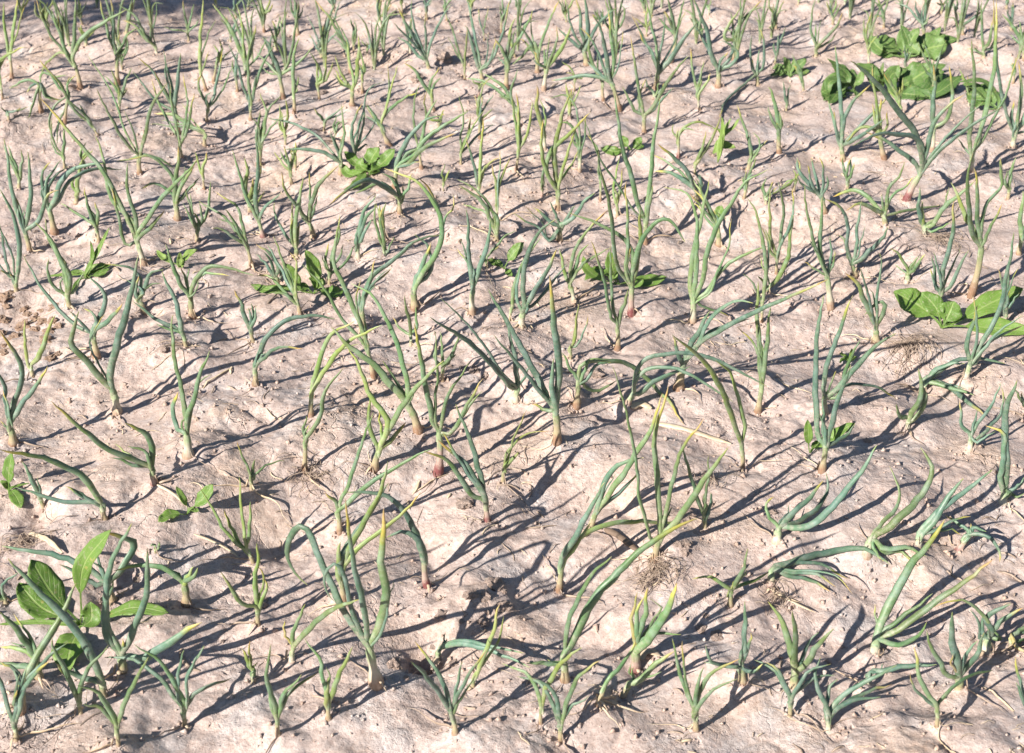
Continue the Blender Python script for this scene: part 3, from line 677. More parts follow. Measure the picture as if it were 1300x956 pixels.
# ------------------------------------------------------------------ mesh helpers
def mesh_np(name, V, quads, uv=None, smooth=True, material=None):
    V = np.asarray(V, np.float32); Q = np.asarray(quads, np.int32)
    me = bpy.data.meshes.new(name)
    me.vertices.add(len(V)); me.vertices.foreach_set('co', V.ravel())
    k = Q.shape[1]
    me.loops.add(Q.size); me.loops.foreach_set('vertex_index', Q.ravel())
    me.polygons.add(len(Q)); me.polygons.foreach_set('loop_start', np.arange(0, Q.size, k, dtype=np.int32))
    if uv is not None:
        ul = me.uv_layers.new(name='UVMap'); ul.data.foreach_set('uv', np.asarray(uv, np.float32)[Q.ravel()].ravel())
    me.update(calc_edges=True)
    if smooth: me.polygons.foreach_set('use_smooth', np.ones(len(Q), bool))
    if material: me.materials.append(material)
    return me
def link(name, me, parent=None, loc=None):
    o = bpy.data.objects.new(name, me); COL.objects.link(o)
    if parent: o.parent = parent
    if loc is not None: o.location = loc
    return o
def tag(o, label, cat=None, group=None, kind=None):
    if label: o['label'] = label
    if cat: o['category'] = cat
    if group: o['group'] = group
    if kind: o['kind'] = kind
    return o
def catmull(P, per):
    P = np.asarray(P, float)
    if len(P) == 2: return np.linspace(P[0], P[1], per * 2 + 1)
    Q = np.vstack([2 * P[0] - P[1], P, 2 * P[-1] - P[-2]])
    out = []
    for i in range(1, len(Q) - 2):
        p0, p1, p2, p3 = Q[i - 1], Q[i], Q[i + 1], Q[i + 2]
        d = [max(np.linalg.norm(b - a), 1e-5) ** .5 for a, b in ((p0, p1), (p1, p2), (p2, p3))]
        m1 = (p2 - p1) + d[1] * ((p1 - p0) / d[0] - (p2 - p0) / (d[0] + d[1]))
        m2 = (p2 - p1) + d[1] * ((p3 - p2) / d[2] - (p3 - p1) / (d[1] + d[2]))
        for t in np.linspace(0, 1, per, endpoint=False):
            t2, t3 = t * t, t * t * t
            out.append((2 * t3 - 3 * t2 + 1) * p1 + (t3 - 2 * t2 + t) * m1 + (-2 * t3 + 3 * t2) * p2 + (t3 - t2) * m2)
    out.append(Q[-2]); return np.array(out)
def resample(P, n):
    s = np.concatenate([[0], np.cumsum(np.linalg.norm(np.diff(P, axis=0), axis=1))])
    t = np.linspace(0, s[-1], n)
    return np.stack([np.interp(t, s, P[:, k]) for k in range(3)], 1), s[-1]
def frames(P, hint):
    T = np.gradient(P, axis=0); T /= np.maximum(np.linalg.norm(T, axis=1, keepdims=True), 1e-9)
    n = hint - T[0] * np.dot(hint, T[0])
    if np.linalg.norm(n) < 1e-4: n = np.cross(T[0], [0.3, 1, .1])
    n /= np.linalg.norm(n); N = [n]
    for i in range(1, len(P)):
        n = N[-1] - T[i] * np.dot(N[-1], T[i]); n /= max(np.linalg.norm(n), 1e-9); N.append(n)
    N = np.array(N); return T, N, np.cross(T, N)
def tube(P, Ra, Rb, sides, hint):
    T, N, B = frames(P, np.asarray(hint, float)); n = len(P)
    a = np.linspace(0, 2 * math.pi, sides, endpoint=False)
    V = P[:, None] + N[:, None] * (np.cos(a)[None, :, None] * Ra[:, None, None]) + B[:, None] * (np.sin(a)[None, :, None] * Rb[:, None, None])
    i, j = np.meshgrid(np.arange(n - 1), np.arange(sides), indexing='ij'); j2 = (j + 1) % sides
    Q = np.stack([i * sides + j, i * sides + j2, (i + 1) * sides + j2, (i + 1) * sides + j], -1).reshape(-1, 4)
    uv = np.stack(np.broadcast_arrays(np.abs(a / math.pi - 1)[None, :], np.linspace(0, 1, n)[:, None]), -1).reshape(-1, 2)
    return V.reshape(-1, 3), Q, uv

def plane_point(px, py, base, right, up):
    """where the pixel's ray meets the plane through base spanned by right and up"""
    d = ray(px, py); nrm = np.cross(right, up)
    den = np.dot(d, nrm); t = np.dot(base - CAMP, nrm) / den
    return CAMP + d * t
def lift_points(pix, base, az, lay, clear=.006):
    right = np.array([math.cos(az), math.sin(az), 0.]); away = np.array([-math.sin(az), math.cos(az), 0.])
    la = lay * math.radians(80); up = np.array([0, 0, math.cos(la)]) + away * math.sin(la)
    out = []
    for (px, py) in pix:
        p = plane_point(px, py, base, right, up)
        if p[2] < H1(p[0], p[1]) + clear or np.linalg.norm(p - base) > .75:
            p = ground_hit(px, py) + np.array([0, 0, clear])
        out.append(p)
    return np.array(out)

ground = link('ground', mesh_np('ground', V, Q, material=SOIL)); ground['kind'] = 'structure'

# ------------------------------------------------------------------ onions
WIDTH = {'n': .0022, '': .0033, 'w': .0046, 'x': .0060}
NUM = {1: 'one', 2: 'two', 3: 'three', 4: 'four', 5: 'five', 6: 'six', 7: 'seven'}
def build_onion(base, fork, hue, skin, lay, leaves):
    b = ground_hit(*base); b[2] = H1(b[0], b[1])
    root = bpy.data.objects.new('onion_plant', None); COL.objects.link(root); root.location = b; root.empty_display_size = .03
    plant_az = random.uniform(-.25, .25)
    f = lift_points([fork], b, plant_az, lay, .012)[0]
    leaves = list(leaves)
    for pix, fl in list(leaves):                      # slim young leaves between the traced ones
        if len(leaves) >= (6 if base[1] < 430 else 5): break
        if random.random() > (.75 if base[1] < 430 else .8 if base[1] > 868 else .38): continue
        a = random.uniform(.10, .34) * random.choice((-1, 1)); k = random.uniform(.45, .95)
        ca, sa = math.cos(a) * k, math.sin(a) * k
        leaves.append(([(fork[0] + (x - fork[0]) * ca - (y - fork[1]) * sa, fork[1] + (x - fork[0]) * sa + (y - fork[1]) * ca) for x, y in pix],
                       random.choice(('', '', 'n', 'w' if 'w' in fl or 'x' in fl else ''))))
    nl = len(leaves); wide = max((WIDTH['x' if 'x' in fl else 'w' if 'w' in fl else 'n' if 'n' in fl else ''] for _, fl in leaves))
    rn = (.0026 + .0005 * nl) * (wide / .0046) * random.uniform(.9, 1.1)
    ax = f - b; L = max(np.linalg.norm(ax), .012)
    # bulb and neck: one lathe from just below the crust up to the fork
    k = 11; t = np.linspace(0, 1, k)
    side = np.cross(ax, [0, 1, 0]); bow = random.uniform(-.06, .06)
    P = (b - np.array([0, 0, .012]))[None] * (1 - t[:, None]) + (f + ax * .10)[None] * t[:, None] + np.sin(t * math.pi)[:, None] * side[None] * bow
    bulge = 1.0 + random.uniform(.25, .75) * np.exp(-((t - .22) / .2) ** 2)
    R = rn * bulge * np.interp(t, [0, .1, .5, .85, 1], [.7, .95, .92, .92, .6])
    jit = 1 + .06 * rng.standard_normal(k)
    V, Qd, uv = tube(P - b, R * jit, R * .88 * jit, 10, [1, 0, 0])
    link('bulb', mesh_np('bulb', V, Qd, uv, material=BULBM[skin]), root)
    info = dict(len=0., tips=0, up=[], flat=0, nl=nl)
    for i, (pix, fl) in enumerate(leaves):
        w = WIDTH['x' if 'x' in fl else 'w' if 'w' in fl else 'n' if 'n' in fl else ''] * random.uniform(.9, 1.12) * (1.22 if base[1] < 300 else 1.1 if base[1] < 430 else 1.04)
        az = plant_az + random.uniform(-.6, .6)
        lift = lift_points(pix, f * .98 + b * .02, az, lay * random.uniform(.85, 1.1))
        C = np.vstack([f - ax * min(.35, .012 / L), f * .55 + (f + ax / L * .012) * .45, lift])
        if np.linalg.norm(C[2] - C[1]) < .01: C = np.delete(C, 1, 0)
        P, _ = resample(catmull(C, 9), 60)
        wob = np.cumsum(rng.standard_normal((60, 3)), 0) * .00055; wob -= np.linspace(0, 1, 60)[:, None] * wob[-1]
        P = P + wob
        nseg = int(np.clip(np.sum(np.linalg.norm(np.diff(P, axis=0), axis=1)) / .011, 10, 30))
        P, ln = resample(P, nseg)
        gz = height(P[:, 0], P[:, 1]); P[3:, 2] = np.maximum(P[3:, 2], gz[3:] + w * .8)
        t = np.linspace(0, 1, nseg)
        prof = np.interp(t, [0, .06, .3, .6, .85, .96, 1], [.72, .82, 1., .86, .52, .25, .07])
        prof = prof * (1 + .04 * rng.standard_normal(nseg))
        w = min(w, .035 * ln + .0012)
        flat = random.uniform(.55, .85)
        V, Qd, uv = tube(P - b, w * prof, w * prof * flat, 8, [math.cos(az + random.uniform(-.5, .5)), math.sin(az), .1])
        tip = int('t' in fl or random.random() < .26)
        key = ('d', 1) if 'y' in fl else (hue if random.random() < .8 else random.choice('bgy' if hue != 'b' else 'bg'), tip)
        link('leaf', mesh_np('leaf', V, Qd, uv, material=LEAFM[key]), root)
        info['len'] = max(info['len'], ln); info['tips'] += int('t' in fl)
        rise = P[-1][2] - P[0][2]; info['up'].append(rise / ln)
        if P[:, 2].max() - P[0][2] < .25 * ln: info['flat'] += 1
    # dry outer skin peeling from the neck on the plants large enough to show it
    dist = np.linalg.norm(b - CAMP)
    if dist < 3.2 and random.random() < .4:
        for q in range(random.choice((1, 1, 2))):
            a0 = random.uniform(-2.6, -.5); m_ = 6
            u0 = b + ax * random.uniform(.1, .35)
            out = np.array([math.cos(a0), math.sin(a0), 0])
            sl = random.uniform(.010, .026)
            S_ = np.array([u0 + out * (rn * 1.1 + sl * (s ** 1.4) * .75) + np.array([0, 0, sl * (.5 * s - 1.05 * s * s)]) for s in np.linspace(0, 1, m_)])
            gz = height(S_[:, 0], S_[:, 1]); S_[:, 2] = np.maximum(S_[:, 2], gz + .002)
            wd = random.uniform(.0018, .0042) * np.interp(np.linspace(0, 1, m_), [0, .4, 1], [.9, 1, .15])
            V, Qd, uv = tube(S_ - b, wd, wd * .18, 5, np.cross(out, [0, 0, 1]))
            link('dry_sheath', mesh_np('dry_sheath', V, Qd, uv, material=SHEATH), root)
    if dist < 4.0:
        for q in range(random.choice((1, 1, 2, 3)) if dist < 3.2 else random.choice((0, 0, 1))):
            d0 = random.uniform(0, 6.28); ln = random.uniform(.03, .09); pts = [b + np.array([math.cos(d0) * rn, math.sin(d0) * rn, random.uniform(.006, .02)])]
            for s_ in range(5):
                d0 += random.uniform(-.55, .55); pts.append(pts[-1] + np.array([math.cos(d0), math.sin(d0), 0]) * ln / 5)
            P = catmull(np.array(pts), 3); P[1:, 2] = height(P[1:, 0], P[1:, 1]) + .0012 + random.uniform(.001, .010) * np.sin(np.linspace(.3, 3.0, len(P) - 1))
            wd = random.uniform(.0007, .0024) * np.interp(np.linspace(0, 1, len(P)), [0, .3, 1], [.8, 1, .15])
            V, Qd, uv = tube(P - b, wd, wd * .3, 5, [0, 0, 1])
            link('withered_leaf', mesh_np('withered_leaf', V, Qd, uv, material=random.choice((SHEATH, STRAW, ROOT, ROOT))), root)
    info.update(wide=wide, hue=hue, skin=skin, lay=lay, b=b, base=base)
    return root, info

NTRACED = len(PLANTS)
_taken = [p[0] for p in PLANTS]
while len(PLANTS) < 294:                              # small ones seen in the gaps of the denser far rows
    best = None
    for _ in range(40):
        c = (random.uniform(5, 1295), random.uniform(8, 470)); sc = .35 + c[1] / 620
        q = min(math.hypot(c[0] - t[0], (c[1] - t[1]) * 1.7) for t in _taken) / sc
        if best is None or q > best[0]: best = (q, c, sc)
    _, c, sc = best; _taken.append(c); hgt = random.uniform(50, 95) * sc * 1.25
    fk = (c[0] + random.uniform(-2, 2), c[1] - hgt * .18); lv = []
    for q in range(random.choice((2, 3, 3))):
        lean = random.uniform(-.55, .55)
        lv.append(([(fk[0] + lean * hgt * .25, fk[1] - hgt * .35), (fk[0] + lean * hgt * .75, fk[1] - hgt * random.uniform(.65, .9))], random.choice(('', '', 'n', 'w'))))
    PLANTS.append((c, fk, random.choice('ggyyb'), random.choice('ooow'), 0., lv))
BUILT = [build_onion(*p) for p in PLANTS]

# ------------------------------------------------------------------ weeds
def weed_leaf(pix, wpx, lay, base, az, m, root):
    P3 = lift_points(pix, base, az, lay, .008)
    P, _ = resample(catmull(np.vstack([base + [0, 0, .002], P3]), 7), 40)
    P, ln = resample(P, 15); n = len(P)
    dist = np.linalg.norm(P[n // 2] - CAMP); half = wpx / F * dist * .5 * 1.2
    T, _, _ = frames(P, np.array([0, 0, 1.]))
    view = CAMP - P; view /= np.linalg.norm(view, axis=1, keepdims=True)
    face = view * .6 + np.array([0, 0, .6]) + np.array([random.uniform(-.3, .3), random.uniform(-.3, .3), 0])
    Bn = np.cross(T, face); Bn /= np.linalg.norm(Bn, axis=1, keepdims=True); Nn = np.cross(Bn, T)
    t = np.linspace(0, 1, n)
    stalk = .30 if wpx > 6 else .05
    blade = np.where(t < stalk, .08, np.sin(np.clip((t - stalk) / (1 - stalk), 0, 1) ** .85 * math.pi) ** .62)
    wv = half * np.maximum(blade, .07); wv[-1] = half * .03
    cols = 7; u = np.linspace(-1, 1, cols); ph = random.uniform(0, 6)
    cup = random.uniform(.12, .38)
    V = []
    for i in range(n):
        for uu in u:
            rip = .17 * half * abs(uu) * math.sin(t[i] * 21 + ph + uu * 1.7) * (t[i] > stalk)
            V.append(P[i] + Bn[i] * uu * wv[i] + Nn[i] * (cup * wv[i] * uu * uu + rip))
    V = np.array(V); gz = height(V[:, 0], V[:, 1]); V[:, 2] = np.maximum(V[:, 2], gz + .003)
    I, J = np.meshgrid(np.arange(n - 1), np.arange(cols - 1), indexing='ij')
    Qd = np.stack([I * cols + J, I * cols + J + 1, (I + 1) * cols + J + 1, (I + 1) * cols + J], -1).reshape(-1, 4)
    uv = np.stack(np.broadcast_arrays((u * .5 + .5)[None, :], t[:, None]), -1).reshape(-1, 2)
    o = link('leaf', mesh_np('leaf', V - base, Qd, uv, material=WEEDM[m]), root)
    sm = o.modifiers.new('thick', 'SOLIDIFY'); sm.thickness = .0006
    return o
WEED_POS = []
for (nm, label, cat, bpx, m, leaves) in WEEDS:
    b = ground_hit(*bpx); b[2] = H1(b[0], b[1])
    root = bpy.data.objects.new(nm, None); COL.objects.link(root); root.location = b; root.empty_display_size = .03
    tag(root, label, cat, 'weeds among the onions'); WEED_POS.append((b, label))
    for (pix, wpx, lay) in leaves:
        weed_leaf(pix, wpx, lay, b, random.uniform(-.35, .35), m, root)
        if m == 1 and nm == 'dock_weed':              # the crowded patch has smaller leaves in between
            for _ in range(1):
                jit = [(x + random.uniform(-14, 14), y + random.uniform(-11, 7)) for x, y in pix]
                weed_leaf(jit, wpx * random.uniform(.45, .8), lay * .6, b, random.uniform(-.7, .7), m, root)

# ------------------------------------------------------------------ labels of the onions
def describe(d):
    up = float(np.mean(d['up'])); L = d['len']
    size = 'small' if L < .13 else 'short' if L < .19 else 'medium' if L < .27 else 'tall' if L < .36 else 'very tall'
    pose = 'sprawling' if d['lay'] > .25 or d['flat'] >= d['nl'] * .6 else 'upright' if up > .82 else 'spreading' if up > .6 else 'arching'
    hue = {'b': 'blue-green', 'g': 'green', 'y': 'yellow-green'}[d['hue']]
    skin = {'o': 'tan neck', 'r': 'reddish bulb', 'w': 'pale neck'}[d['skin']]
    mark = 'dry-tipped' if d['tips'] else 'thick' if d['wide'] > .0055 else 'slim' if d['wide'] < .0036 else ''
    return ' '.join(('%s %s onion, %s %s %s leaves, %s' % (size, pose, NUM[d['nl']], mark, hue, skin)).split())
SHORTW = {0: 'the rumpled dock weed', 1: 'the upright-leaved dock weed', 6: 'the bushy pointed weed', 7: 'the spoon-leaved weed', 8: 'the trailing round-leaved weed',
          2: 'the dock weed patch', 3: 'the dock weed patch', 4: 'the dock weed patch', 16: 'the grassy weed'}
SPOTS = [((832, 727), 'the wiry root mat'), ((1152, 440), 'the round root mat'), ((395, 604), 'a dead root mat'), ((1195, 305), 'a loose root mat'),
         ((880, 555), 'a withered straw leaf'), ((531, 838), 'the dark hole'), ((20, 400), 'orange clods'), ((612, 768), 'the whitish mound'), ((785, 690), 'a dark stick')]
for root, d in BUILT:
    q = [(math.hypot(d['base'][0] - p[0], d['base'][1] - p[1]), nm) for p, nm in SPOTS]
    d['near'] = min(q)[1] if min(q)[0] < 60 else None
for root, d in BUILT:                                 # else by a reddish-bulbed neighbour
    if not d['near'] and d['skin'] != 'r' and any(e['skin'] == 'r' and np.linalg.norm(e['b'] - d['b']) < .13 for _, e in BUILT): d['near'] = 'a reddish-bulbed onion'
for root, d in BUILT:
    s = describe(d); best = None
    for k, (wp, wl) in enumerate(WEED_POS):
        q = np.linalg.norm(wp - d['b'])
        if k in SHORTW and q < .22 and (best is None or q < best[0]): best = (q, SHORTW[k])
    if best: s = s + ', beside ' + best[1]
    elif d['near']: s = s + ', beside ' + d['near']
    tag(root, s, 'onion', 'onion plants growing across the dry field')

# ------------------------------------------------------------------ dry litter, clods and sticks
def curve_thing(name, pix, width, flat, m, label, cat, z=.004, group=None):
    P = np.array([ground_hit(*p) + np.array([0, 0, z + random.uniform(0, .004)]) for p in pix])
    b = P[0].copy()
    P, ln = resample(catmull(P, 8), 16)
    gz = height(P[:, 0], P[:, 1]); P[:, 2] = np.maximum(P[:, 2], gz + width * flat * .6)
    w = width * np.interp(np.linspace(0, 1, 16), [0, .1, .8, 1], [.5, 1, .85, .25]) * (1 + .1 * rng.standard_normal(16))
    V, Qd, uv = tube(P - b, w, w * flat, 6, [0, 1, 0])
    o = link(name, mesh_np(name, V, Qd, uv, material=m), None, b)
    return tag(o, label, cat, group)
curve_thing('dry_leaf', [(834, 540), (870, 548), (905, 560), (928, 566)], .0065, .3, STRAW, 'long withered straw-coloured onion leaf lying flat between onions', 'dry leaf')
curve_thing('dry_leaf', [(800, 520), (815, 517), (827, 523)], .008, .25, STRAW, 'short curled straw-coloured leaf beside a red onion bulb', 'dry leaf')
curve_thing('stick', [(768, 676), (785, 684), (812, 706)], .006, .6, BARK, 'dark brown stick half buried beside a root tuft', 'stick')
curve_thing('dry_leaf', [(38, 680), (62, 690), (80, 706)], .005, .3, STRAW, 'pale dry straw crossing the soil near the dock weed', 'dry leaf')
curve_thing('dry_leaf', [(247, 683), (265, 688), (290, 700), (305, 712)], .0026, .5, STRAW, 'thin pale straw lying beside long leaf shadows', 'dry leaf')
curve_thing('dry_leaf', [(200, 618), (222, 632), (240, 648)], .0026, .5, STRAW, 'thin pale straw leading to the three-leaved weed seedling', 'dry leaf')
curve_thing('dry_leaf', [(812, 840), (822, 830), (838, 836)], .008, .25, SHEATH, 'crumpled tan onion skin lying at a red bulb', 'dry leaf')
curve_thing('dry_leaf', [(978, 752), (1005, 768), (1035, 782)], .003, .4, STRAW, 'frayed grey straw lying under sprawling onion leaves', 'dry leaf')

def root_tuft(px, py, rad, n, label):
    b = ground_hit(px, py); VS, QS, UV = [], [], []; off = 0
    for _ in range(n):
        a = random.uniform(0, 6.28); r = rad * abs(random.gauss(0, .55))
        c = b + np.array([math.cos(a) * r, math.sin(a) * r, 0]); d = random.uniform(0, 6.28); ln = random.uniform(.15, .8) ** 1.3 * rad
        pts = []
        for s in np.linspace(-1, 1, 5):
            d += random.uniform(-.5, .5)
            pts.append(c + np.array([math.cos(d) * ln * s, math.sin(d) * ln * s, 0]))
        P = catmull(np.array(pts), 2); hz = random.uniform(.001, .016)
        P[:, 2] = height(P[:, 0], P[:, 1]) + .001 + hz * np.sin(np.linspace(0, math.pi, len(P)))
        w = np.full(len(P), random.uniform(.00025, .0007))
        V, Qd, uv = tube(P - b, w, w, 4, [0, 0, 1]); VS.append(V); QS.append(Qd + off); UV.append(uv); off += len(V)
    o = link('root_tuft', mesh_np('root_tuft', np.vstack(VS), np.vstack(QS), np.vstack(UV), material=ROOT), None, b)
    tag(o, label, 'root tuft', 'dry root mats', 'stuff')
root_tuft(832, 727, .045, 95, 'dark wiry mat of dead roots below the half-buried stick')
root_tuft(1152, 440, .060, 80, 'round mat of dead roots on a low mound by the rumpled dock weed')
root_tuft(395, 604, .050, 45, 'dead root mat at the foot of a pale-necked onion')
root_tuft(1195, 305, .075, 55, 'loose dead root mat among slim blue-green onions')
root_tuft(985, 760, .030, 40, 'little dead root mat under sprawling onion leaves')
root_tuft(30, 690, .050, 50, 'straggling dead roots beside the pit near the dock weed')
root_tuft(900, 610, .035, 40, 'wispy dead roots between two arching onions')

def clod_mesh(seed):
    import bmesh
    bm = bmesh.new(); bmesh.ops.create_icosphere(bm, subdivisions=3, radius=1)
    r = random.Random(seed); ox = [r.uniform(-9, 9) for _ in range(3)]
    from mathutils import noise as mn
    for v in bm.verts:
        k = 1 + .75 * mn.noise(v.co * 1.4 + Vector(ox)) + .40 * mn.noise(v.co * 3.2 + Vector(ox)) + .18 * mn.noise(v.co * 8 + Vector(ox))
        v.co *= k; v.co.z *= .62
    me = bpy.data.meshes.new('clod'); bm.to_mesh(me); bm.free(); me.materials.append(CLODM)
    return me
CLODS = [clod_mesh(i) for i in range(6)]
ORANGE = []
for me in CLODS:
    q = me.copy(); q.materials.clear(); q.materials.append(soil_material('orange_clod_soil', .8) if not ORANGE else ORANGE[0].materials[0]); ORANGE.append(q)
clod_px = [(30, 415, .016), (8, 378, .020), (58, 432, .013), (65, 455, .010), (20, 428, .012), (45, 405, .011), (3, 405, .014), (208, 443, .011), (565, 75, .022), (530, 100, .020),
           (590, 640, .013), (625, 742, .014), (598, 755, .011), (640, 770, .012), (612, 790, .010), (756, 476, .016), (870, 655, .014), (330, 770, .013), (100, 300, .010),
           (60, 310, .012), (1100, 560, .008), (905, 195, .012), (408, 118, .014), (600, 470, .011), (617, 478, .008), (500, 845, .012), (560, 780, .010), (980, 650, .008)]
clod_px += [(random.uniform(0, 78), random.uniform(384, 470), random.uniform(.005, .012)) for _ in range(22)]
clod_px += [(px + random.gauss(0, 22), py + random.gauss(0, 12), random.uniform(.004, .009)) for px, py in ((612, 770), (531, 845), (905, 800), (603, 470), (860, 690), (140, 750)) for _ in range(5)]
for i, (px, py, r) in enumerate(clod_px):
    org = px < 80 and 375 < py < 475
    b = ground_hit(px, py); o = link('clod', (ORANGE if org else CLODS)[i % 6], None, b + np.array([0, 0, r * .05]))
    o.scale = (r, r * random.uniform(.7, 1), r * random.uniform(.6, 1)); o.rotation_euler = (0, 0, random.uniform(0, 6))
    size = 'large' if r > .0125 else 'middling' if r > .0085 else 'small'
    spot = [(math.hypot(px - q[0], py - q[1]), nm) for q, nm in SPOTS if 'clods' not in nm]
    if org: lb, gr = '%s crumbly orange clod among the orange clods in the hollow' % size, '%s orange clods in the hollow' % size
    elif min(spot)[0] < 75: lb, gr = '%s crumbly tan earth clod beside %s' % (size, min(spot)[1]), '%s tan clods beside %s' % (size, min(spot)[1])
    else: lb, gr = '%s crumbly tan earth clod lying alone on the crust' % size, '%s lone tan clods' % size
    tag(o, lb, 'clod', gr)

# crumbs and rootlets too small to count
def crumbs(n, name, rlo, rhi, m, label):
    px = rng.uniform(-250, 1550, n); py = rng.uniform(-30, 1000, n) ** 1.0
    base = np.array([[1, 0, 0], [-.5, .87, 0], [-.5, -.87, 0], [0, 0, .9], [0, 0, -.7]])
    tri = np.array([[0, 1, 3], [1, 2, 3], [2, 0, 3], [1, 0, 4], [2, 1, 4], [0, 2, 4]])
    xs_ = rng.uniform(-2.1, 2.1, n); ys_ = .9 + 4.4 * rng.random(n) ** 1.3
    k = len(BUILT) * 16; cb = np.repeat(np.array([d['b'][:2] for _, d in BUILT]), 16, 0); ca_ = rng.uniform(0, 6.28, k); cr = .006 + .034 * rng.random(k) ** 1.5
    xs_[:k] = cb[:, 0] + np.cos(ca_) * cr; ys_[:k] = cb[:, 1] + np.sin(ca_) * cr; collar = np.arange(n) < k
    dens = vnoise(xs_, ys_, .30, 71) + .6 * vnoise(xs_, ys_, .09, 72)
    keep = collar | (dens > rng.uniform(-.35, .45, n)); xs_, ys_, collar = xs_[keep], ys_[keep], collar[keep]; n = len(xs_)
    r = rlo + (rhi - rlo) * np.where(collar, rng.random(n) ** 2.2 * .9, rng.random(n) ** 4)
    a = rng.uniform(0, 6.28, n); z = height(xs_, ys_)
    Vb = base[None] * r[:, None, None] * rng.uniform(.6, 1.3, (n, 5, 1))
    ca, sa = np.cos(a)[:, None], np.sin(a)[:, None]
    V = np.stack([Vb[..., 0] * ca - Vb[..., 1] * sa + xs_[:, None], Vb[..., 0] * sa + Vb[..., 1] * ca + ys_[:, None], Vb[..., 2] + z[:, None] + r[:, None] * .2], -1)
    T = (tri[None] + (np.arange(n) * 5)[:, None, None]).reshape(-1, 3)
    o = link(name, mesh_np(name, V.reshape(-1, 3), T, smooth=False, material=m)); tag(o, label, 'soil crumbs', None, 'stuff')
crumbs(60000, 'soil_crumbs', .0008, .0066, CLODM, 'scattered fine crumbs of dry tan soil')
def litter(n, name, m, label):
    VS, QS, UV = [], [], []; off = 0
    for _ in range(n):
        x, y = random.uniform(-1.7, 1.7), .95 + 3.8 * random.random() ** 1.3
        if float(vnoise(np.array([x]), np.array([y]), .25, 77)[0]) < random.uniform(-.3, .4): continue
        d = random.uniform(0, 6.28); ln = random.uniform(.006, .03) if random.random() < .85 else random.uniform(.03, .07); pts = [np.array([x, y, 0.])]
        for s in range(4):
            d += random.uniform(-.6, .6); pts.append(pts[-1] + np.array([math.cos(d), math.sin(d), 0]) * ln / 4)
        P = np.array(pts); P[:, 2] = height(P[:, 0], P[:, 1]) + .0008 + random.uniform(0, .004) * np.sin(np.linspace(0, math.pi, 5))
        w = np.full(5, random.uniform(.0003, .0011) if random.random() < .85 else random.uniform(.0011, .0026)); w[-1] *= .4
        V, Qd, uv = tube(P, w * .5, w, 4, [0, 0, 1]); VS.append(V); QS.append(Qd + off); UV.append(uv); off += len(V)
    o = link(name, mesh_np(name, np.vstack(VS), np.vstack(QS), np.vstack(UV), material=m)); tag(o, label, 'plant litter', None, 'stuff')
litter(4800, 'dead_rootlets', ROOT, 'scattered brown rootlets and plant scraps on the soil')
litter(2400, 'straw_scraps', STRAW, 'scattered pale straw scraps on the soil')

def far_onions(n):
    """the many small onions past the three hundred built singly, along the crowded far edge of the bed"""
    for nm, m_, lab in (('far_onion_leaves', LEAFM[('g', 0)], 'crowd of small far onion leaves at the bed edge'),):
        VS, QS, UV, off = [], [], [], 0
        for _ in range(n):
            b = ground_hit(random.uniform(-60, 1360), random.uniform(-70, 95)); b[2] = H1(b[0], b[1])
            for q in range(random.choice((3, 4, 4, 5))):
                a = random.uniform(0, 6.28); L = random.uniform(.09, .24); ln = random.uniform(.05, .55)
                e = np.array([math.cos(a), math.sin(a), 0])
                P = np.array([b, b + e * L * ln * .12 + [0, 0, L * .35], b + e * L * ln * .45 + [0, 0, L * .72], b + e * L * ln + [0, 0, L * (1 - ln * .55)]])
                P, _l = resample(catmull(P, 4), 9); w = random.uniform(.0026, .0048) * np.interp(np.linspace(0, 1, 9), [0, .3, .7, 1], [.8, 1, .75, .1])
                V, Qd, uv = tube(P, w, w * .7, 6, [1, 0, 0]); VS.append(V); QS.append(Qd + off); UV.append(uv); off += len(V)
        o = link(nm, mesh_np(nm, np.vstack(VS), np.vstack(QS), np.vstack(UV), material=m_)); tag(o, lab, 'onions', None, 'stuff')
far_onions(60)

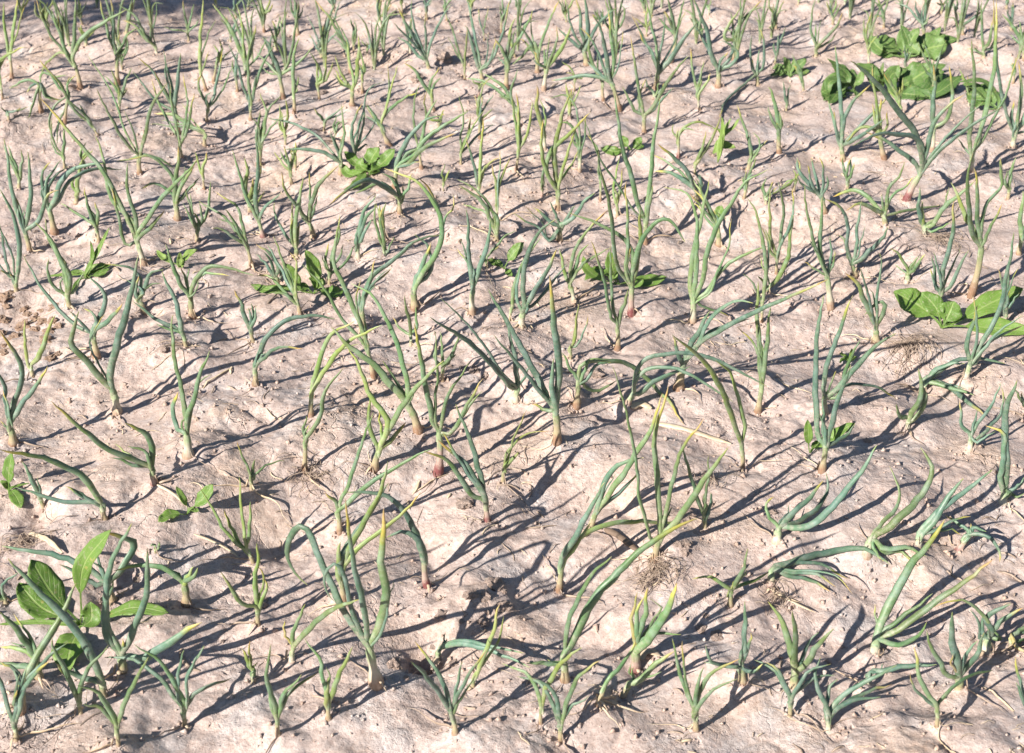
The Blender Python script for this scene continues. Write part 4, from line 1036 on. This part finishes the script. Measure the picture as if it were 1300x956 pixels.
# ------------------------------------------------------------------ young tree standing clear of the bed: shades its far edge
def shade_tree(x, y, cz, rad):
    z0 = float(height(np.array([x]), np.array([y]))[0])
    root = bpy.data.objects.new('young_tree', None); COL.objects.link(root); root.location = (x, y, z0)
    VS, QS, UV, off = [], [], [], 0
    def limb(pts, r0, r1):
        nonlocal off
        P, _ = resample(catmull(np.array(pts), 5), 12); w = np.linspace(r0, r1, 12)
        V, Qd, uv = tube(P, w, w, 7, [1, 0, 0]); VS.append(V); QS.append(Qd + off); UV.append(uv); off += len(V)
        return P[-1]
    limb([(0, 0, -.05), (.03, .02, cz * .4), (-.02, .03, cz * .75), (0, 0, cz)], .032, .012)
    tips = []
    for k in range(16):
        a = k * 2.4; zz = cz * random.uniform(.62, .95); r = rad * random.uniform(.6, 1)
        e = (math.cos(a) * r, math.sin(a) * r, zz + rad * random.uniform(.05, .7))
        limb([(0, 0, zz - .1), (e[0] * .5, e[1] * .5, (zz + e[2]) / 2), e], .012, .003); tips.append(np.array(e))
    link('trunk', mesh_np('trunk', np.vstack(VS), np.vstack(QS), np.vstack(UV), material=BARK), root)
    n = 3400; ti = np.array(tips)[rng.integers(0, len(tips), n)] * rng.uniform(.45, 1.08, n)[:, None] ** np.array([1, 1, .25])
    c = ti + rng.standard_normal((n, 3)) * rad * .13
    d1 = rng.standard_normal((n, 3)); d1 /= np.linalg.norm(d1, axis=1, keepdims=True)
    d2 = np.cross(d1, rng.standard_normal((n, 3))); d2 /= np.linalg.norm(d2, axis=1, keepdims=True)
    L_ = rng.uniform(.02, .038, n)[:, None]
    V = np.stack([c - d1 * L_, c + d2 * L_ * .38, c + d1 * L_, c - d2 * L_ * .38], 1).reshape(-1, 3)
    Qd = np.arange(n * 4).reshape(-1, 4); uv = np.tile([[.5, 0], [1, .5], [.5, 1], [0, .5]], (n, 1))
    link('crown', mesh_np('crown', V, Qd, uv, smooth=False, material=WEEDM[1]), root)
    tag(root, 'young leafy tree standing beside the onion bed', 'tree')
shade_tree(-3.1, 2.78, 2.03, .56)
